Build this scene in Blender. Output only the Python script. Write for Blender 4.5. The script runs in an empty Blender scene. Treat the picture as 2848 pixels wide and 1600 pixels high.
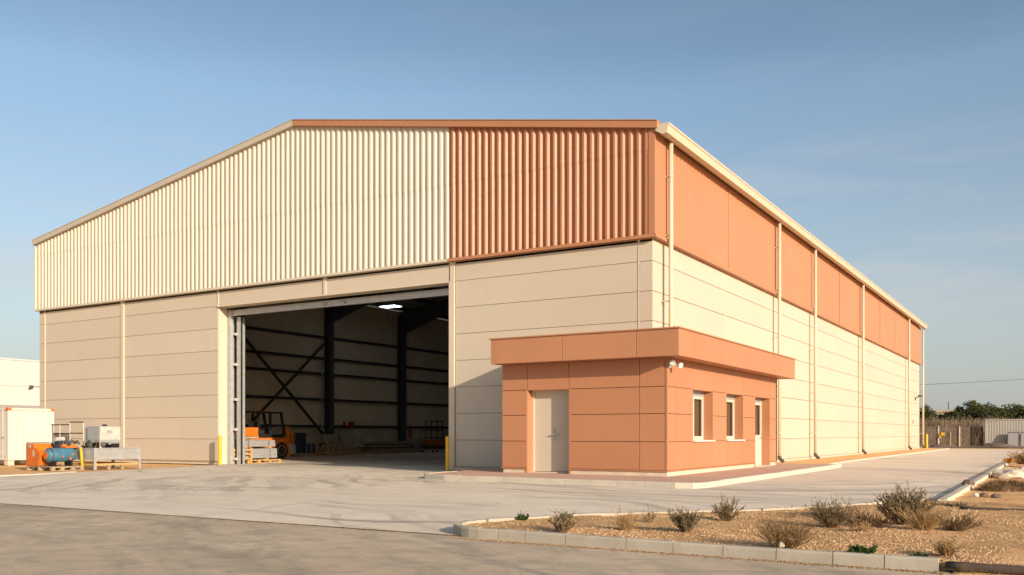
import bpy, bmesh, math, random
from mathutils import Vector, Matrix, noise
random.seed(7)
SC = bpy.context.scene
COL = SC.collection
PI = math.pi

# ------------------------------------------------------------------ materials
MATS = {}
def new_mat(name):
    m = bpy.data.materials.new(name); m.use_nodes = True
    nt = m.node_tree; nt.nodes.clear()
    out = nt.nodes.new('ShaderNodeOutputMaterial')
    b = nt.nodes.new('ShaderNodeBsdfPrincipled')
    nt.links.new(b.outputs[0], out.inputs[0])
    MATS[name] = m
    return m, nt, b, out
def coords(nt, kind='Object', scale=(1, 1, 1)):
    t = nt.nodes.new('ShaderNodeTexCoord'); mp = nt.nodes.new('ShaderNodeMapping')
    mp.inputs['Scale'].default_value = scale
    nt.links.new(t.outputs[kind], mp.inputs[0]); return mp.outputs[0]
def noise_node(nt, vec, scale, detail=4, rough=.55, dist=0):
    n = nt.nodes.new('ShaderNodeTexNoise')
    n.inputs['Scale'].default_value = scale; n.inputs['Detail'].default_value = detail
    n.inputs['Roughness'].default_value = rough; n.inputs['Distortion'].default_value = dist
    if vec is not None: nt.links.new(vec, n.inputs['Vector'])
    return n.outputs[0]
def ramp(nt, fac, stops):
    r = nt.nodes.new('ShaderNodeValToRGB'); e = r.color_ramp.elements
    while len(e) < len(stops): e.new(.5)
    for k, (p, c) in enumerate(stops):
        e[k].position = p; e[k].color = (*c, 1) if len(c) == 3 else c
    nt.links.new(fac, r.inputs[0]); return r.outputs[0]
def mixc(nt, fac, a, b, mode='MIX'):
    n = nt.nodes.new('ShaderNodeMix'); n.data_type = 'RGBA'; n.blend_type = mode
    if isinstance(fac, (int, float)): n.inputs[0].default_value = fac
    else: nt.links.new(fac, n.inputs[0])
    for i, v in ((6, a), (7, b)):
        if isinstance(v, (tuple, list)): n.inputs[i].default_value = (*v, 1) if len(v) == 3 else v
        else: nt.links.new(v, n.inputs[i])
    return n.outputs[2]
def mathn(nt, op, a, b=None, clamp=False):
    n = nt.nodes.new('ShaderNodeMath'); n.operation = op; n.use_clamp = clamp
    for i, v in enumerate((a, b)):
        if v is None: continue
        if isinstance(v, (int, float)): n.inputs[i].default_value = v
        else: nt.links.new(v, n.inputs[i])
    return n.outputs[0]
def bump(nt, b, h, strength=.2, dist=.02):
    n = nt.nodes.new('ShaderNodeBump'); n.inputs['Strength'].default_value = strength
    n.inputs['Distance'].default_value = dist
    nt.links.new(h, n.inputs['Height']); nt.links.new(n.outputs[0], b.inputs['Normal'])
def sc(c, k): return tuple(min(1, x * k) for x in c)

def paint(name, c, rough=.5, var=.07, scale=.8, metal=0, grime=None, bstr=.0, bscale=6, spec=.35, island=0):
    """painted or bare surface with broad tonal variation, fine speckle and optional streaky dirt"""
    if name in MATS: return MATS[name]
    m, nt, b, out = new_mat(name)
    v = coords(nt)
    n1 = noise_node(nt, v, scale, 5)
    n2 = noise_node(nt, v, scale * 14, 3)
    f = mathn(nt, 'ADD', mathn(nt, 'MULTIPLY', n1, .75), mathn(nt, 'MULTIPLY', n2, .25))
    colr = ramp(nt, f, [(.3, sc(c, 1 - var)), (.7, sc(c, 1 + var))])
    if island:
        gi = nt.nodes.new('ShaderNodeNewGeometry')
        colr = mixc(nt, 1.0, colr, ramp(nt, gi.outputs['Random Per Island'], [(0, (1 - island,) * 3), (1, (1, 1, 1))]), 'MULTIPLY')
    if grime:
        vs = coords(nt, 'Object', (3.2, 3.2, .25))
        g = noise_node(nt, vs, 1.4, 6, .7)
        gf = ramp(nt, g, [(.50, (0, 0, 0)), (.85, (.4, .4, .4))])
        colr = mixc(nt, gf, colr, grime)
    nt.links.new(colr, b.inputs['Base Color'])
    b.inputs['Metallic'].default_value = metal
    b.inputs['Specular IOR Level'].default_value = spec
    r = mathn(nt, 'ADD', mathn(nt, 'MULTIPLY', n2, .15), rough - .07)
    nt.links.new(r, b.inputs['Roughness'])
    if bstr: bump(nt, b, noise_node(nt, v, bscale, 4), bstr, .01)
    return m

CREAM = (.575, .495, .385)
TERRA = (.465, .212, .108)
M_cream = paint('cream_panel', CREAM, .5, .03, .35, grime=sc(CREAM, .84), bstr=.05, bscale=.7, island=.05)
M_cream_side = M_cream
M_joint = paint('cream_joint', sc(CREAM, .80), .6, .05)
M_trim = paint('cream_trim', (.60, .51, .39), .45, .03)
M_sheet = paint('beige_sheet', (.62, .545, .43), .45, .05, .5, grime=sc((.62, .545, .43), .84))
M_terra = paint('terracotta_panel', TERRA, .5, .05, .6, grime=sc(TERRA, .86), bstr=.06, bscale=.8, island=.08)
M_terras = paint('terracotta_sheet', (.43, .178, .085), .42, .04, .5, grime=sc(TERRA, .88))
M_terra_side = paint('terracotta_side_sheet', TERRA, .45, .05, .4, grime=sc(TERRA, .88))
M_tjoint = paint('terracotta_joint', sc(TERRA, .6), .6, .05)
M_roof = paint('roof_sheet', (.42, .40, .37), .5, .06)
M_fascia = paint('beige_fascia', (.50, .44, .35), .5, .04)
M_gutter = paint('cream_gutter', (.60, .50, .36), .4, .04, 2)
M_plinth = paint('stone_plinth', (.60, .51, .38), .85, .16, 5, bstr=.25, bscale=30)
M_steel = paint('dark_steel', (.075, .085, .09), .55, .1, 2)
M_girt = paint('brown_steel', (.05, .042, .035), .6, .1, 2)
M_galv = paint('galvanised_steel', (.42, .43, .42), .42, .16, 6, metal=.35)
M_liner = paint('liner_sheet', (.80, .67, .47), .6, .06)
M_conwall = paint('rough_concrete_wall', (.56, .47, .34), .9, .22, 1.2, bstr=.15, bscale=14)
M_white = paint('white_wall', (.60, .56, .49), .6, .03, .3)
M_grey = paint('grey_base', (.30, .29, .28), .7, .06)
M_pvc = paint('cream_frame', (.58, .53, .44), .35, .02)
M_door = paint('beige_door', (.54, .475, .375), .45, .02, .5)
M_white_metal = paint('white_metal', (.60, .59, .56), .35, .03)
M_yellow = paint('yellow_paint', (.80, .44, .025), .42, .06, 4)
M_orange = paint('orange_paint', (.72, .17, .018), .4, .08, 3)
M_orange2 = paint('darker_orange', (.52, .13, .02), .45, .1, 3)  # also holds the shade of the compressor's front face in its colour
M_rust = paint('rusty_orange', (.45, .14, .03), .8, .35, 9)
M_blue = paint('faded_blue_paint', (.055, .17, .26), .45, .3, 5, grime=(.28, .17, .06))
M_navy = paint('navy_paint', (.03, .05, .085), .45, .2, 4)
M_black = paint('black_paint', (.018, .018, .018), .45, .15, 4)
M_rubber = paint('black_rubber', (.022, .021, .02), .85, .15, 6)
M_wood = paint('pallet_wood', (.50, .30, .12), .8, .25, 6, bstr=.2, bscale=25)
M_wood_grey = paint('grey_wood', (.36, .27, .17), .85, .28, 6, bstr=.2, bscale=25)
M_wood_dark = paint('dark_timber', (.085, .06, .045), .9, .35, 7, bstr=.4, bscale=18)
M_contw = paint('white_container', (.60, .56, .49), .5, .05, 1.5, grime=(.52, .40, .27))
M_contg = paint('grey_container', (.37, .355, .325), .5, .05, 1.5)
M_red = paint('red_paint', (.42, .02, .012), .4, .1)
M_board = paint('pale_board', (.40, .35, .27), .7, .06)
M_sack = paint('pale_sack', (.46, .44, .40), .85, .2, 7, bstr=.5, bscale=8)
M_alum = paint('pale_aluminium', (.55, .54, .51), .35, .1, 4, metal=.5)
M_scrap = paint('oily_scrap', (.10, .085, .07), .6, .5, 14, metal=.3)
M_stone = paint('pale_stone', (.48, .42, .33), .9, .2, 8, bstr=.4, bscale=12)
M_darkstone = paint('brown_stone', (.17, .12, .09), .9, .3, 9, bstr=.5, bscale=12)
M_kerb = paint('kerb_concrete', (.42, .375, .30), .85, .14, 3.5, grime=(.27, .22, .16), bstr=.2, bscale=40)
M_kerbc = paint('pale_kerb', (.56, .50, .40), .85, .12, 3.5, grime=(.42, .33, .22), bstr=.2, bscale=40)

def leafmat(name, c1, c2, rough=.7, scale=9, trans=.0):
    m, nt, b, out = new_mat(name)
    n = noise_node(nt, coords(nt), scale, 4)
    nt.links.new(ramp(nt, n, [(.32, c1), (.68, c2)]), b.inputs['Base Color'])
    b.inputs['Roughness'].default_value = rough
    b.inputs['Specular IOR Level'].default_value = .15
    return m
L_green = leafmat('olive_leaf', (.12, .093, .045), (.30, .235, .135))
L_grey = leafmat('grey_green_leaf', (.12, .11, .065), (.25, .215, .135))
L_brown = leafmat('dry_brown_stem', (.13, .075, .035), (.29, .18, .09))
L_tan = leafmat('dry_tan_grass', (.28, .17, .07), (.50, .34, .16))
L_fresh = leafmat('fresh_green_leaf', (.03, .065, .015), (.09, .13, .03))
L_pine = leafmat('pine_crown_green', (.016, .024, .008), (.075, .078, .022), scale=1.1)
L_scrub = leafmat('scrub_brown', (.085, .058, .04), (.29, .21, .145), scale=1.2)
L_bark = leafmat('bark', (.05, .035, .025), (.12, .08, .055))

def glass_mat():
    m, nt, b, out = new_mat('window_glass')
    nt.nodes.remove(b)
    tr = nt.nodes.new('ShaderNodeBsdfTransparent'); tr.inputs[0].default_value = (.80, .80, .76, 1)
    gl = nt.nodes.new('ShaderNodeBsdfGlossy'); gl.inputs['Roughness'].default_value = .02
    lw = nt.nodes.new('ShaderNodeFresnel'); lw.inputs[0].default_value = 1.5
    mx = nt.nodes.new('ShaderNodeMixShader')
    nt.links.new(lw.outputs[0], mx.inputs[0]); nt.links.new(tr.outputs[0], mx.inputs[1]); nt.links.new(gl.outputs[0], mx.inputs[2])
    nt.links.new(mx.outputs[0], out.inputs[0]); return m
M_glass = glass_mat()
def curtain_mat():
    m, nt, b, out = new_mat('brown_curtain')
    w = nt.nodes.new('ShaderNodeTexWave'); w.bands_direction = 'Y'
    w.inputs['Scale'].default_value = 2.6; w.inputs['Distortion'].default_value = 1.2; w.inputs['Detail'].default_value = 2
    nt.links.new(coords(nt), w.inputs[0])
    nt.links.new(ramp(nt, w.outputs[1], [(.1, (.05, .03, .018)), (.9, (.26, .17, .10))]), b.inputs['Base Color'])
    b.inputs['Roughness'].default_value = .9; return m
M_curtain = curtain_mat()
def net_mat():
    m, nt, b, out = new_mat('fence_net')
    b.inputs['Base Color'].default_value = (.12, .095, .07, 1); b.inputs['Roughness'].default_value = .9
    tr = nt.nodes.new('ShaderNodeBsdfTransparent'); mx = nt.nodes.new('ShaderNodeMixShader')
    n = noise_node(nt, coords(nt), 1.3, 4)
    f = ramp(nt, n, [(.3, (.4, .4, .4)), (.7, (.75, .75, .75))])
    nt.links.new(f, mx.inputs[0]); nt.links.new(tr.outputs[0], mx.inputs[1]); nt.links.new(b.outputs[0], mx.inputs[2])
    nt.links.new(mx.outputs[0], out.inputs[0]); return m
M_net = net_mat()
def lamp_mat():
    m, nt, b, out = new_mat('lit_lamp_diffuser')
    b.inputs['Base Color'].default_value = (.8, .85, .9, 1)
    b.inputs['Emission Color'].default_value = (.72, .85, 1, 1); b.inputs['Emission Strength'].default_value = 5
    return m
M_lamp = lamp_mat()

def concrete_mat():
    """pale dusty yard slab with trowel mottling and curved tyre marks swept round the doorway"""
    m, nt, b, out = new_mat('yard_concrete')
    v = coords(nt)
    big = noise_node(nt, v, .22, 5, .6)
    mid = noise_node(nt, v, 1.5, 6, .65, .6)
    fine = noise_node(nt, v, 22, 4, .7)
    col = ramp(nt, big, [(.3, (.73, .62, .475)), (.7, (.84, .73, .575))])
    col = mixc(nt, ramp(nt, mid, [(.36, (.3, .3, .3)), (.52, (0, 0, 0))]), col, (.50, .44, .355))
    col = mixc(nt, ramp(nt, fine, [(.45, (0, 0, 0)), (.8, (.22, .22, .22))]), col, (.47, .41, .335))
    sep = nt.nodes.new('ShaderNodeSeparateXYZ'); nt.links.new(v, sep.inputs[0])
    def arcs(cx, cy, rs, seed, lo, hi, strength, warp=.5):
        wob = mathn(nt, 'MULTIPLY', mathn(nt, 'SUBTRACT', noise_node(nt, v, .16 + seed * .013, 2), .5), warp * 6)
        dx = mathn(nt, 'SUBTRACT', sep.outputs[0], cx); dy = mathn(nt, 'SUBTRACT', sep.outputs[1], cy)
        r = mathn(nt, 'SQRT', mathn(nt, 'ADD', mathn(nt, 'MULTIPLY', dx, dx), mathn(nt, 'MULTIPLY', dy, dy)))
        th = mathn(nt, 'ARCTAN2', dy, dx)
        cb = nt.nodes.new('ShaderNodeCombineXYZ')
        nt.links.new(mathn(nt, 'MULTIPLY', mathn(nt, 'ADD', r, wob), rs), cb.inputs[0])
        nt.links.new(mathn(nt, 'MULTIPLY', th, .9), cb.inputs[1]); cb.inputs[2].default_value = seed * 3.7
        n = noise_node(nt, cb.outputs[0], 1.0, 3, .6)
        f = ramp(nt, n, [(lo, (0, 0, 0)), (hi, (1, 1, 1))])
        near = ramp(nt, mathn(nt, 'DIVIDE', r, 30.0), [(.04, (0, 0, 0)), (.2, (1, 1, 1)), (.75, (1, 1, 1)), (1.0, (.1, .1, .1))])
        patch = ramp(nt, noise_node(nt, v, .13, 2), [(.4, (.1, .1, .1)), (.6, (1, 1, 1))])
        f = mathn(nt, 'MULTIPLY', mathn(nt, 'MULTIPLY', f, near), mathn(nt, 'MULTIPLY', patch, strength))
        return f
    for a in ((2.5, 1.0, 1.9, 1, .50, .62, .72), (-25, -22, 1.5, 2, .51, .64, .7), (-3.5, -23, 2.3, 3, .52, .64, .62), (12, 30, 1.7, 4, .53, .66, .5)):
        col = mixc(nt, arcs(*a), col, (.27, .235, .195))
    nt.links.new(col, b.inputs['Base Color'])
    b.inputs['Roughness'].default_value = .82; b.inputs['Specular IOR Level'].default_value = .25
    bump(nt, b, mathn(nt, 'ADD', fine, mid), .12, .006)
    return m
M_conc = concrete_mat()
def asphalt_mat():
    m, nt, b, out = new_mat('dusty_asphalt')
    v = coords(nt)
    big = noise_node(nt, v, .35, 5, .6, .5); mid = noise_node(nt, v, 2.2, 6, .65, .8)
    vor = nt.nodes.new('ShaderNodeTexVoronoi'); vor.inputs['Scale'].default_value = 95
    nt.links.new(v, vor.inputs['Vector'])
    grain = noise_node(nt, v, 60, 3, .8)
    col = ramp(nt, big, [(.3, (.53, .41, .275)), (.7, (.67, .53, .37))])
    col = mixc(nt, ramp(nt, mid, [(.36, (.5, .5, .5)), (.56, (0, 0, 0))]), col, (.27, .23, .185))
    col = mixc(nt, ramp(nt, vor.outputs[0], [(.15, (.45, .45, .45)), (.5, (0, 0, 0))]), col, (.60, .51, .40))
    col = mixc(nt, ramp(nt, grain, [(.5, (0, 0, 0)), (.75, (.5, .5, .5))]), col, (.24, .205, .165))
    sep = nt.nodes.new('ShaderNodeSeparateXYZ'); nt.links.new(v, sep.inputs[0])
    for cx, cy, rs, sd in ((-1.5, -24, 2.1, 5), (6, -10, 1.6, 6)):
        dx = mathn(nt, 'SUBTRACT', sep.outputs[0], cx); dy = mathn(nt, 'SUBTRACT', sep.outputs[1], cy)
        r = mathn(nt, 'SQRT', mathn(nt, 'ADD', mathn(nt, 'MULTIPLY', dx, dx), mathn(nt, 'MULTIPLY', dy, dy)))
        cb = nt.nodes.new('ShaderNodeCombineXYZ'); wob = mathn(nt, 'MULTIPLY', noise_node(nt, v, .2 + sd * .01, 2), 1.6)
        nt.links.new(mathn(nt, 'MULTIPLY', mathn(nt, 'ADD', r, wob), rs), cb.inputs[0]); nt.links.new(mathn(nt, 'MULTIPLY', mathn(nt, 'ARCTAN2', dy, dx), 1.2), cb.inputs[1]); cb.inputs[2].default_value = sd
        f = ramp(nt, noise_node(nt, cb.outputs[0], 1.0, 4, .65), [(.5, (0, 0, 0)), (.70, (.42, .42, .42))])
        col = mixc(nt, f, col, (.23, .195, .155))
    dust = ramp(nt, noise_node(nt, v, .55, 5, .7), [(.58, (0, 0, 0)), (.72, (.6, .6, .6))])
    col = mixc(nt, dust, col, (.68, .54, .38))
    nt.links.new(col, b.inputs['Base Color'])
    b.inputs['Roughness'].default_value = .9; b.inputs['Specular IOR Level'].default_value = .2
    bump(nt, b, mathn(nt, 'ADD', grain, vor.outputs[0]), .5, .006)
    return m
M_asph = asphalt_mat()
def dirt_mat(name, c1, c2, c3, scale=1.0, bs=.5):
    m, nt, b, out = new_mat(name)
    v = coords(nt)
    a = noise_node(nt, v, .5 * scale, 6, .65); f = noise_node(nt, v, 9 * scale, 6, .7); g = noise_node(nt, v, 42 * scale, 3, .7)
    col = ramp(nt, a, [(.32, c1), (.68, c2)])
    col = mixc(nt, ramp(nt, f, [(.5, (0, 0, 0)), (.72, (.7, .7, .7))]), col, c3)
    nt.links.new(col, b.inputs['Base Color'])
    b.inputs['Roughness'].default_value = .95; b.inputs['Specular IOR Level'].default_value = .1
    bump(nt, b, mathn(nt, 'ADD', f, mathn(nt, 'MULTIPLY', g, .4)), bs, .03)
    return m
M_dirt = dirt_mat('sandy_dirt', (.70, .405, .175), (.82, .52, .25), (.50, .28, .125))
M_bed = dirt_mat('gravel_soil', (.52, .30, .135), (.70, .44, .215), (.27, .155, .08), 2.0, .8)
M_pebble = leafmat('pebble_mix', (.38, .23, .115), (.72, .49, .28), .9, 30)
M_grit = leafmat('brown_grit', (.16, .095, .05), (.42, .29, .16), .9, 25)
M_grit_dirt = dirt_mat('joint_dirt', (.17, .105, .06), (.33, .22, .13), (.12, .08, .05), 3)
def paver_mat():
    m, nt, b, out = new_mat('pink_pavers')
    v = coords(nt)
    br = nt.nodes.new('ShaderNodeTexBrick'); nt.links.new(v, br.inputs[0])
    br.inputs['Scale'].default_value = 3.2; br.inputs['Color1'].default_value = (.56, .33, .24, 1); br.inputs['Color2'].default_value = (.64, .40, .30, 1)
    br.inputs['Mortar'].default_value = (.40, .30, .23, 1); br.inputs['Mortar Size'].default_value = .012
    n = noise_node(nt, v, 1.1, 5)
    col = mixc(nt, ramp(nt, n, [(.45, (0, 0, 0)), (.75, (.5, .5, .5))]), br.outputs[0], (.55, .44, .34))
    nt.links.new(col, b.inputs['Base Color']); b.inputs['Roughness'].default_value = .88
    return m
M_paver = paver_mat()

# ------------------------------------------------------------------ mesh helpers
class MB:
    def __init__(self): self.v = []; self.f = []
    def add(self, vs, fs):
        o = len(self.v); self.v += [tuple(p) for p in vs]; self.f += [tuple(i + o for i in f) for f in fs]; return self
    def box(self, x0, x1, y0, y1, z0, z1):
        if x0 > x1: x0, x1 = x1, x0
        if y0 > y1: y0, y1 = y1, y0
        if z0 > z1: z0, z1 = z1, z0
        return self.add([(x0, y0, z0), (x1, y0, z0), (x1, y1, z0), (x0, y1, z0), (x0, y0, z1), (x1, y0, z1), (x1, y1, z1), (x0, y1, z1)],
                 [(0, 3, 2, 1), (4, 5, 6, 7), (0, 1, 5, 4), (1, 2, 6, 5), (2, 3, 7, 6), (3, 0, 4, 7)])
    def prism(self, poly, a, b):
        """poly = list of 3D points, extruded from offset a to offset b (vectors)"""
        n = len(poly); a = Vector(a); b = Vector(b)
        vs = [Vector(p) + a for p in poly] + [Vector(p) + b for p in poly]
        fs = [tuple(range(n))[::-1], tuple(range(n, 2 * n))] + [(i, (i + 1) % n, n + (i + 1) % n, n + i) for i in range(n)]
        return self.add(vs, fs)
    def tube(self, p, q, r, n=10, r2=None, cap=True):
        p = Vector(p); q = Vector(q); d = (q - p)
        if d.length < 1e-6: return self
        d.normalize(); r2 = r if r2 is None else r2
        u = d.orthogonal().normalized(); w = d.cross(u)
        vs = [p + (u * math.cos(2 * PI * i / n) + w * math.sin(2 * PI * i / n)) * r for i in range(n)]
        vs += [q + (u * math.cos(2 * PI * i / n) + w * math.sin(2 * PI * i / n)) * r2 for i in range(n)]
        fs = [(i, (i + 1) % n, n + (i + 1) % n, n + i) for i in range(n)]
        if cap: fs += [tuple(range(n))[::-1], tuple(range(n, 2 * n))]
        return self.add(vs, fs)
    def path(self, pts, r, n=8):
        for a, b in zip(pts, pts[1:]): self.tube(a, b, r, n)
        return self
    def bar(self, p, q, w, h):
        p = Vector(p); q = Vector(q); d = (q - p).normalized()
        up = Vector((0, 0, 1)) if abs(d.z) < .95 else Vector((1, 0, 0))
        s = d.cross(up).normalized() * (w / 2); t = s.normalized().cross(d) * (h / 2)
        vs = [p - s - t, p + s - t, p + s + t, p - s + t, q - s - t, q + s - t, q + s + t, q - s + t]
        return self.add(vs, [(0, 3, 2, 1), (4, 5, 6, 7), (0, 1, 5, 4), (1, 2, 6, 5), (2, 3, 7, 6), (3, 0, 4, 7)])
    def lathe(self, prof, axis_p, axis_d, n=20):
        """prof = [(distance along axis, radius)]"""
        p = Vector(axis_p); d = Vector(axis_d).normalized(); u = d.orthogonal().normalized(); w = d.cross(u)
        vs = []; fs = []
        for (t, r) in prof:
            for i in range(n):
                a = 2 * PI * i / n; vs.append(p + d * t + (u * math.cos(a) + w * math.sin(a)) * max(r, 1e-4))
        for k in range(len(prof) - 1):
            for i in range(n):
                j = (i + 1) % n; fs.append((k * n + i, k * n + j, (k + 1) * n + j, (k + 1) * n + i))
        fs.append(tuple(range(n))[::-1]); fs.append(tuple(range((len(prof) - 1) * n, len(prof) * n)))
        return self.add(vs, fs)
    def pieces(self, name, mat, parent, bevel=0):
        """every box of eight corners becomes a part of its own"""
        for k in range(0, len(self.v), 8):
            p = MB(); p.v = self.v[k:k + 8]; p.f = [tuple(i - k for i in f) for f in self.f if k <= f[0] < k + 8]; p.build(name, mat, parent, bevel)
    def build(self, name, mat, parent=None, bevel=0, smooth=False, local=False):
        me = bpy.data.meshes.new(name)
        vs = self.v
        org = Vector((0, 0, 0))
        if parent is not None and not local:
            p = parent
            while p is not None:
                org += p.location; p = p.parent
            vs = [(a - org.x, b - org.y, c - org.z) for a, b, c in vs]
        me.from_pydata(vs, [], self.f); me.update()
        bm = bmesh.new(); bm.from_mesh(me); bmesh.ops.recalc_face_normals(bm, faces=bm.faces); bm.to_mesh(me); bm.free()
        if smooth:
            for p in me.polygons: p.use_smooth = True
        o = bpy.data.objects.new(name, me); COL.objects.link(o)
        me.materials.append(mat)
        if parent is not None: o.parent = parent
        if bevel:
            b = o.modifiers.new('bevel', 'BEVEL'); b.width = bevel; b.segments = 2; b.limit_method = 'ANGLE'; b.angle_limit = .6
        return o
def thing(name, label, cat, loc, rz=0, group=None):
    o = bpy.data.objects.new(name, None); COL.objects.link(o); o.empty_display_size = .3
    o.location = loc; o.rotation_euler = (0, 0, rz); o['label'] = label; o['category'] = cat
    if group: o['group'] = group
    return o
def tag(o, label=None, cat=None, group=None, kind=None):
    for k, v in (('label', label), ('category', cat), ('group', group), ('kind', kind)):
        if v: o[k] = v
    return o
def kids(o): return [c for c in bpy.data.objects if c.parent == o]
def dup(root, loc, rz=None, label=None):
    r = root.copy(); COL.objects.link(r); r.location = loc
    if rz is not None: r.rotation_euler = (0, 0, rz)
    if label: r['label'] = label
    for ch in kids(root):
        c = ch.copy(); COL.objects.link(c); c.parent = r
        for g in kids(ch):
            d = g.copy(); COL.objects.link(d); d.parent = c
    return r
def recentre(o):
    """put a single-mesh thing's origin at its own base"""
    me = o.data; xs = [v.co for v in me.vertices]
    c = Vector(((min(v.x for v in xs) + max(v.x for v in xs)) / 2, (min(v.y for v in xs) + max(v.y for v in xs)) / 2, min(v.z for v in xs)))
    me.transform(Matrix.Translation(-c)); o.location = c; return o

# ------------------------------------------------------------------ camera, light, sky
cam = bpy.data.cameras.new('camera'); cam.lens = 2534 / 2848 * 36; cam.sensor_width = 36
cam.shift_y = (1207.6 - 800) / 2848; cam.clip_end = 2000; cam.clip_start = .1
co = bpy.data.objects.new('camera', cam); COL.objects.link(co)
co.location = (9.757, -23.579, 1.15); co.rotation_euler = (PI / 2, 0, math.radians(31.27)); SC.camera = co
SC.cycles.diffuse_bounces = 6; SC.cycles.max_bounces = 12

ELEV = math.radians(16.5)
SUN = Vector((2.3, -1, 0)).normalized() * math.cos(ELEV) + Vector((0, 0, math.sin(ELEV)))
sl = bpy.data.lights.new('sun', 'SUN'); sl.energy = 3.05; sl.angle = math.radians(.55); sl.color = (1, .825, .645)
so = bpy.data.objects.new('sun', sl); COL.objects.link(so); so.rotation_euler = SUN.to_track_quat('Z', 'Y').to_euler(); so.location = (60, -30, 40)

w = bpy.data.worlds.new('World'); SC.world = w; w.use_nodes = True
nt = w.node_tree; nt.nodes.clear()
wo = nt.nodes.new('ShaderNodeOutputWorld'); bg = nt.nodes.new('ShaderNodeBackground')
sky = nt.nodes.new('ShaderNodeTexSky'); sky.sky_type = 'NISHITA'; sky.sun_disc = False
sky.sun_elevation = ELEV; sky.sun_rotation = math.atan2(SUN.x, SUN.y)
sky.altitude = 50; sky.air_density = 1.0; sky.dust_density = 2.0; sky.ozone_density = 1.5
tc = nt.nodes.new('ShaderNodeTexCoord')
mp = nt.nodes.new('ShaderNodeMapping'); mp.inputs['Scale'].default_value = (1.6, 1.6, 9); nt.links.new(tc.outputs['Generated'], mp.inputs[0])
cn = noise_node(nt, mp.outputs[0], 2.2, 7, .6, .4)
sp = nt.nodes.new('ShaderNodeSeparateXYZ'); nt.links.new(tc.outputs['Generated'], sp.inputs[0])
band = ramp(nt, sp.outputs[2], [(.08, (0, 0, 0)), (.15, (1, 1, 1)), (.22, (.8, .8, .8)), (.30, (.1, .1, .1))])
cf = mathn(nt, 'MULTIPLY', ramp(nt, cn, [(.44, (0, 0, 0)), (.68, (.48, .48, .48))]), band)
hs = nt.nodes.new('ShaderNodeHueSaturation'); hs.inputs['Saturation'].default_value = .95
nt.links.new(sky.outputs[0], hs.inputs['Color'])
lift = ramp(nt, sp.outputs[2], [(.27, (1.05, 1.07, 1.06)), (.345, (1.10, 1.14, 1.12)), (.385, (.97, 1.02, 1.02)), (.44, (.90, .96, .97))])
base = mixc(nt, 1.0, hs.outputs[0], lift, 'MULTIPLY')
pale = ramp(nt, sp.outputs[2], [(.0, (.7, .7, .7)), (.10, (.45, .45, .45)), (.32, (0, 0, 0))])
base = mixc(nt, pale, base, (3.5, 3.55, 3.65))
skc = mixc(nt, cf, base, (4.4, 4.2, 4.2))
nt.links.new(skc, bg.inputs[0]); bg.inputs[1].default_value = .081
nt.links.new(bg.outputs[0], wo.inputs[0])
SC.view_settings.view_transform = 'Standard'; SC.view_settings.look = 'None'; SC.view_settings.exposure = 0.93; SC.view_settings.gamma = 1

# ------------------------------------------------------------------ ground
def sheet(name, poly, z, mat, kind='structure', thick=0):
    m = MB()
    if thick: m.prism([(x, y, z) for x, y in poly], (0, 0, -thick), (0, 0, 0))
    else: m.add([(x, y, z) for x, y in poly], [tuple(range(len(poly)))])
    return tag(m.build(name, mat), kind=kind)
def ground_plane():
    m = MB(); R = 900
    m.add([(-R, -R, -.03), (R, -R, -.03), (R, R, -.03), (-R, R, -.03)], [(0, 1, 2, 3)])
    tag(m.build('dirt_ground', M_dirt), kind='structure')
ground_plane()
verge = [(-15.0, -15.06), (-14.9, -9.6), (-14.95, -8.4), (-15.7, -6.6), (-16.1, -4.4), (-16.9, -1.9), (-17.5, -.3), (-17.5, -.02)]
sheet('concrete_yard', verge + [(-6.85, -.02), (0, -.02), (2.05, -.02), (2.05, 7.4), (2.05, 54.2), (7.82, 54.2), (7.82, -15.06)], 0, M_conc)
sheet('warehouse_floor', [(-28.9, -.018), (-.1, -.018), (-.1, 54), (-28.9, 54)], .004, M_conc)
sheet('asphalt_road', [(-160, -60), (60, -60), (60, -15.09), (-160, -15.09)], -.006, M_asph)
sheet('far_dirt_strip', [(1.5, 54.22), (40, 54.22), (40, 58.5), (1.5, 58.5)], -.012, M_dirt)

m = MB()
for k in range(120):
    xa = -60 + k * .535; w1 = .018 + .012 * noise.noise(Vector((xa * 2.1, 0, 3))); w2 = .018 + .012 * noise.noise(Vector(((xa + .535) * 2.1, 0, 3)))
    m.add([(xa, -15.075 - w1, .002), (xa + .535, -15.075 - w2, .002), (xa + .535, -15.075 + w2, .002), (xa, -15.075 + w1, .002)], [(0, 1, 2, 3)])
tag(m.build('slab_joint', M_grit_dirt), kind='structure')
def dirt_field():
    """uneven sandy ground right of the road: ruts, clods and two shallow banks"""
    m = MB(); nx, ny = 110, 330
    x0, x1, y0, y1 = 7.98, 22, -17.2, 62
    for j in range(ny + 1):
        for i in range(nx + 1):
            x = x0 + (x1 - x0) * (i / nx) ** 1.6; t = j / ny; y = y0 + (y1 - y0) * t ** 1.35
            n = noise.fractal(Vector((x * .9, y * .9, 1)), 1, 2, 5); r = noise.noise(Vector((x * .5, y * 2.4, 5)))
            z = .015 + .022 * n + .02 * r
            if y < -7.4: z += .05 * min(1, (-7.4 - y) / 1.2) * (1 if y > -14.9 else .0)
            if i == 0: z = -.02
            if y < -15.28 or (x < 8.9 and y < -15.12): z = -.06
            m.v.append((x, y, z))
    for j in range(ny):
        for i in range(nx):
            a = j * (nx + 1) + i; m.f.append((a, a + 1, a + nx + 2, a + nx + 1))
    tag(m.build('dirt_terrain', M_dirt, smooth=True), kind='structure')
dirt_field()

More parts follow.
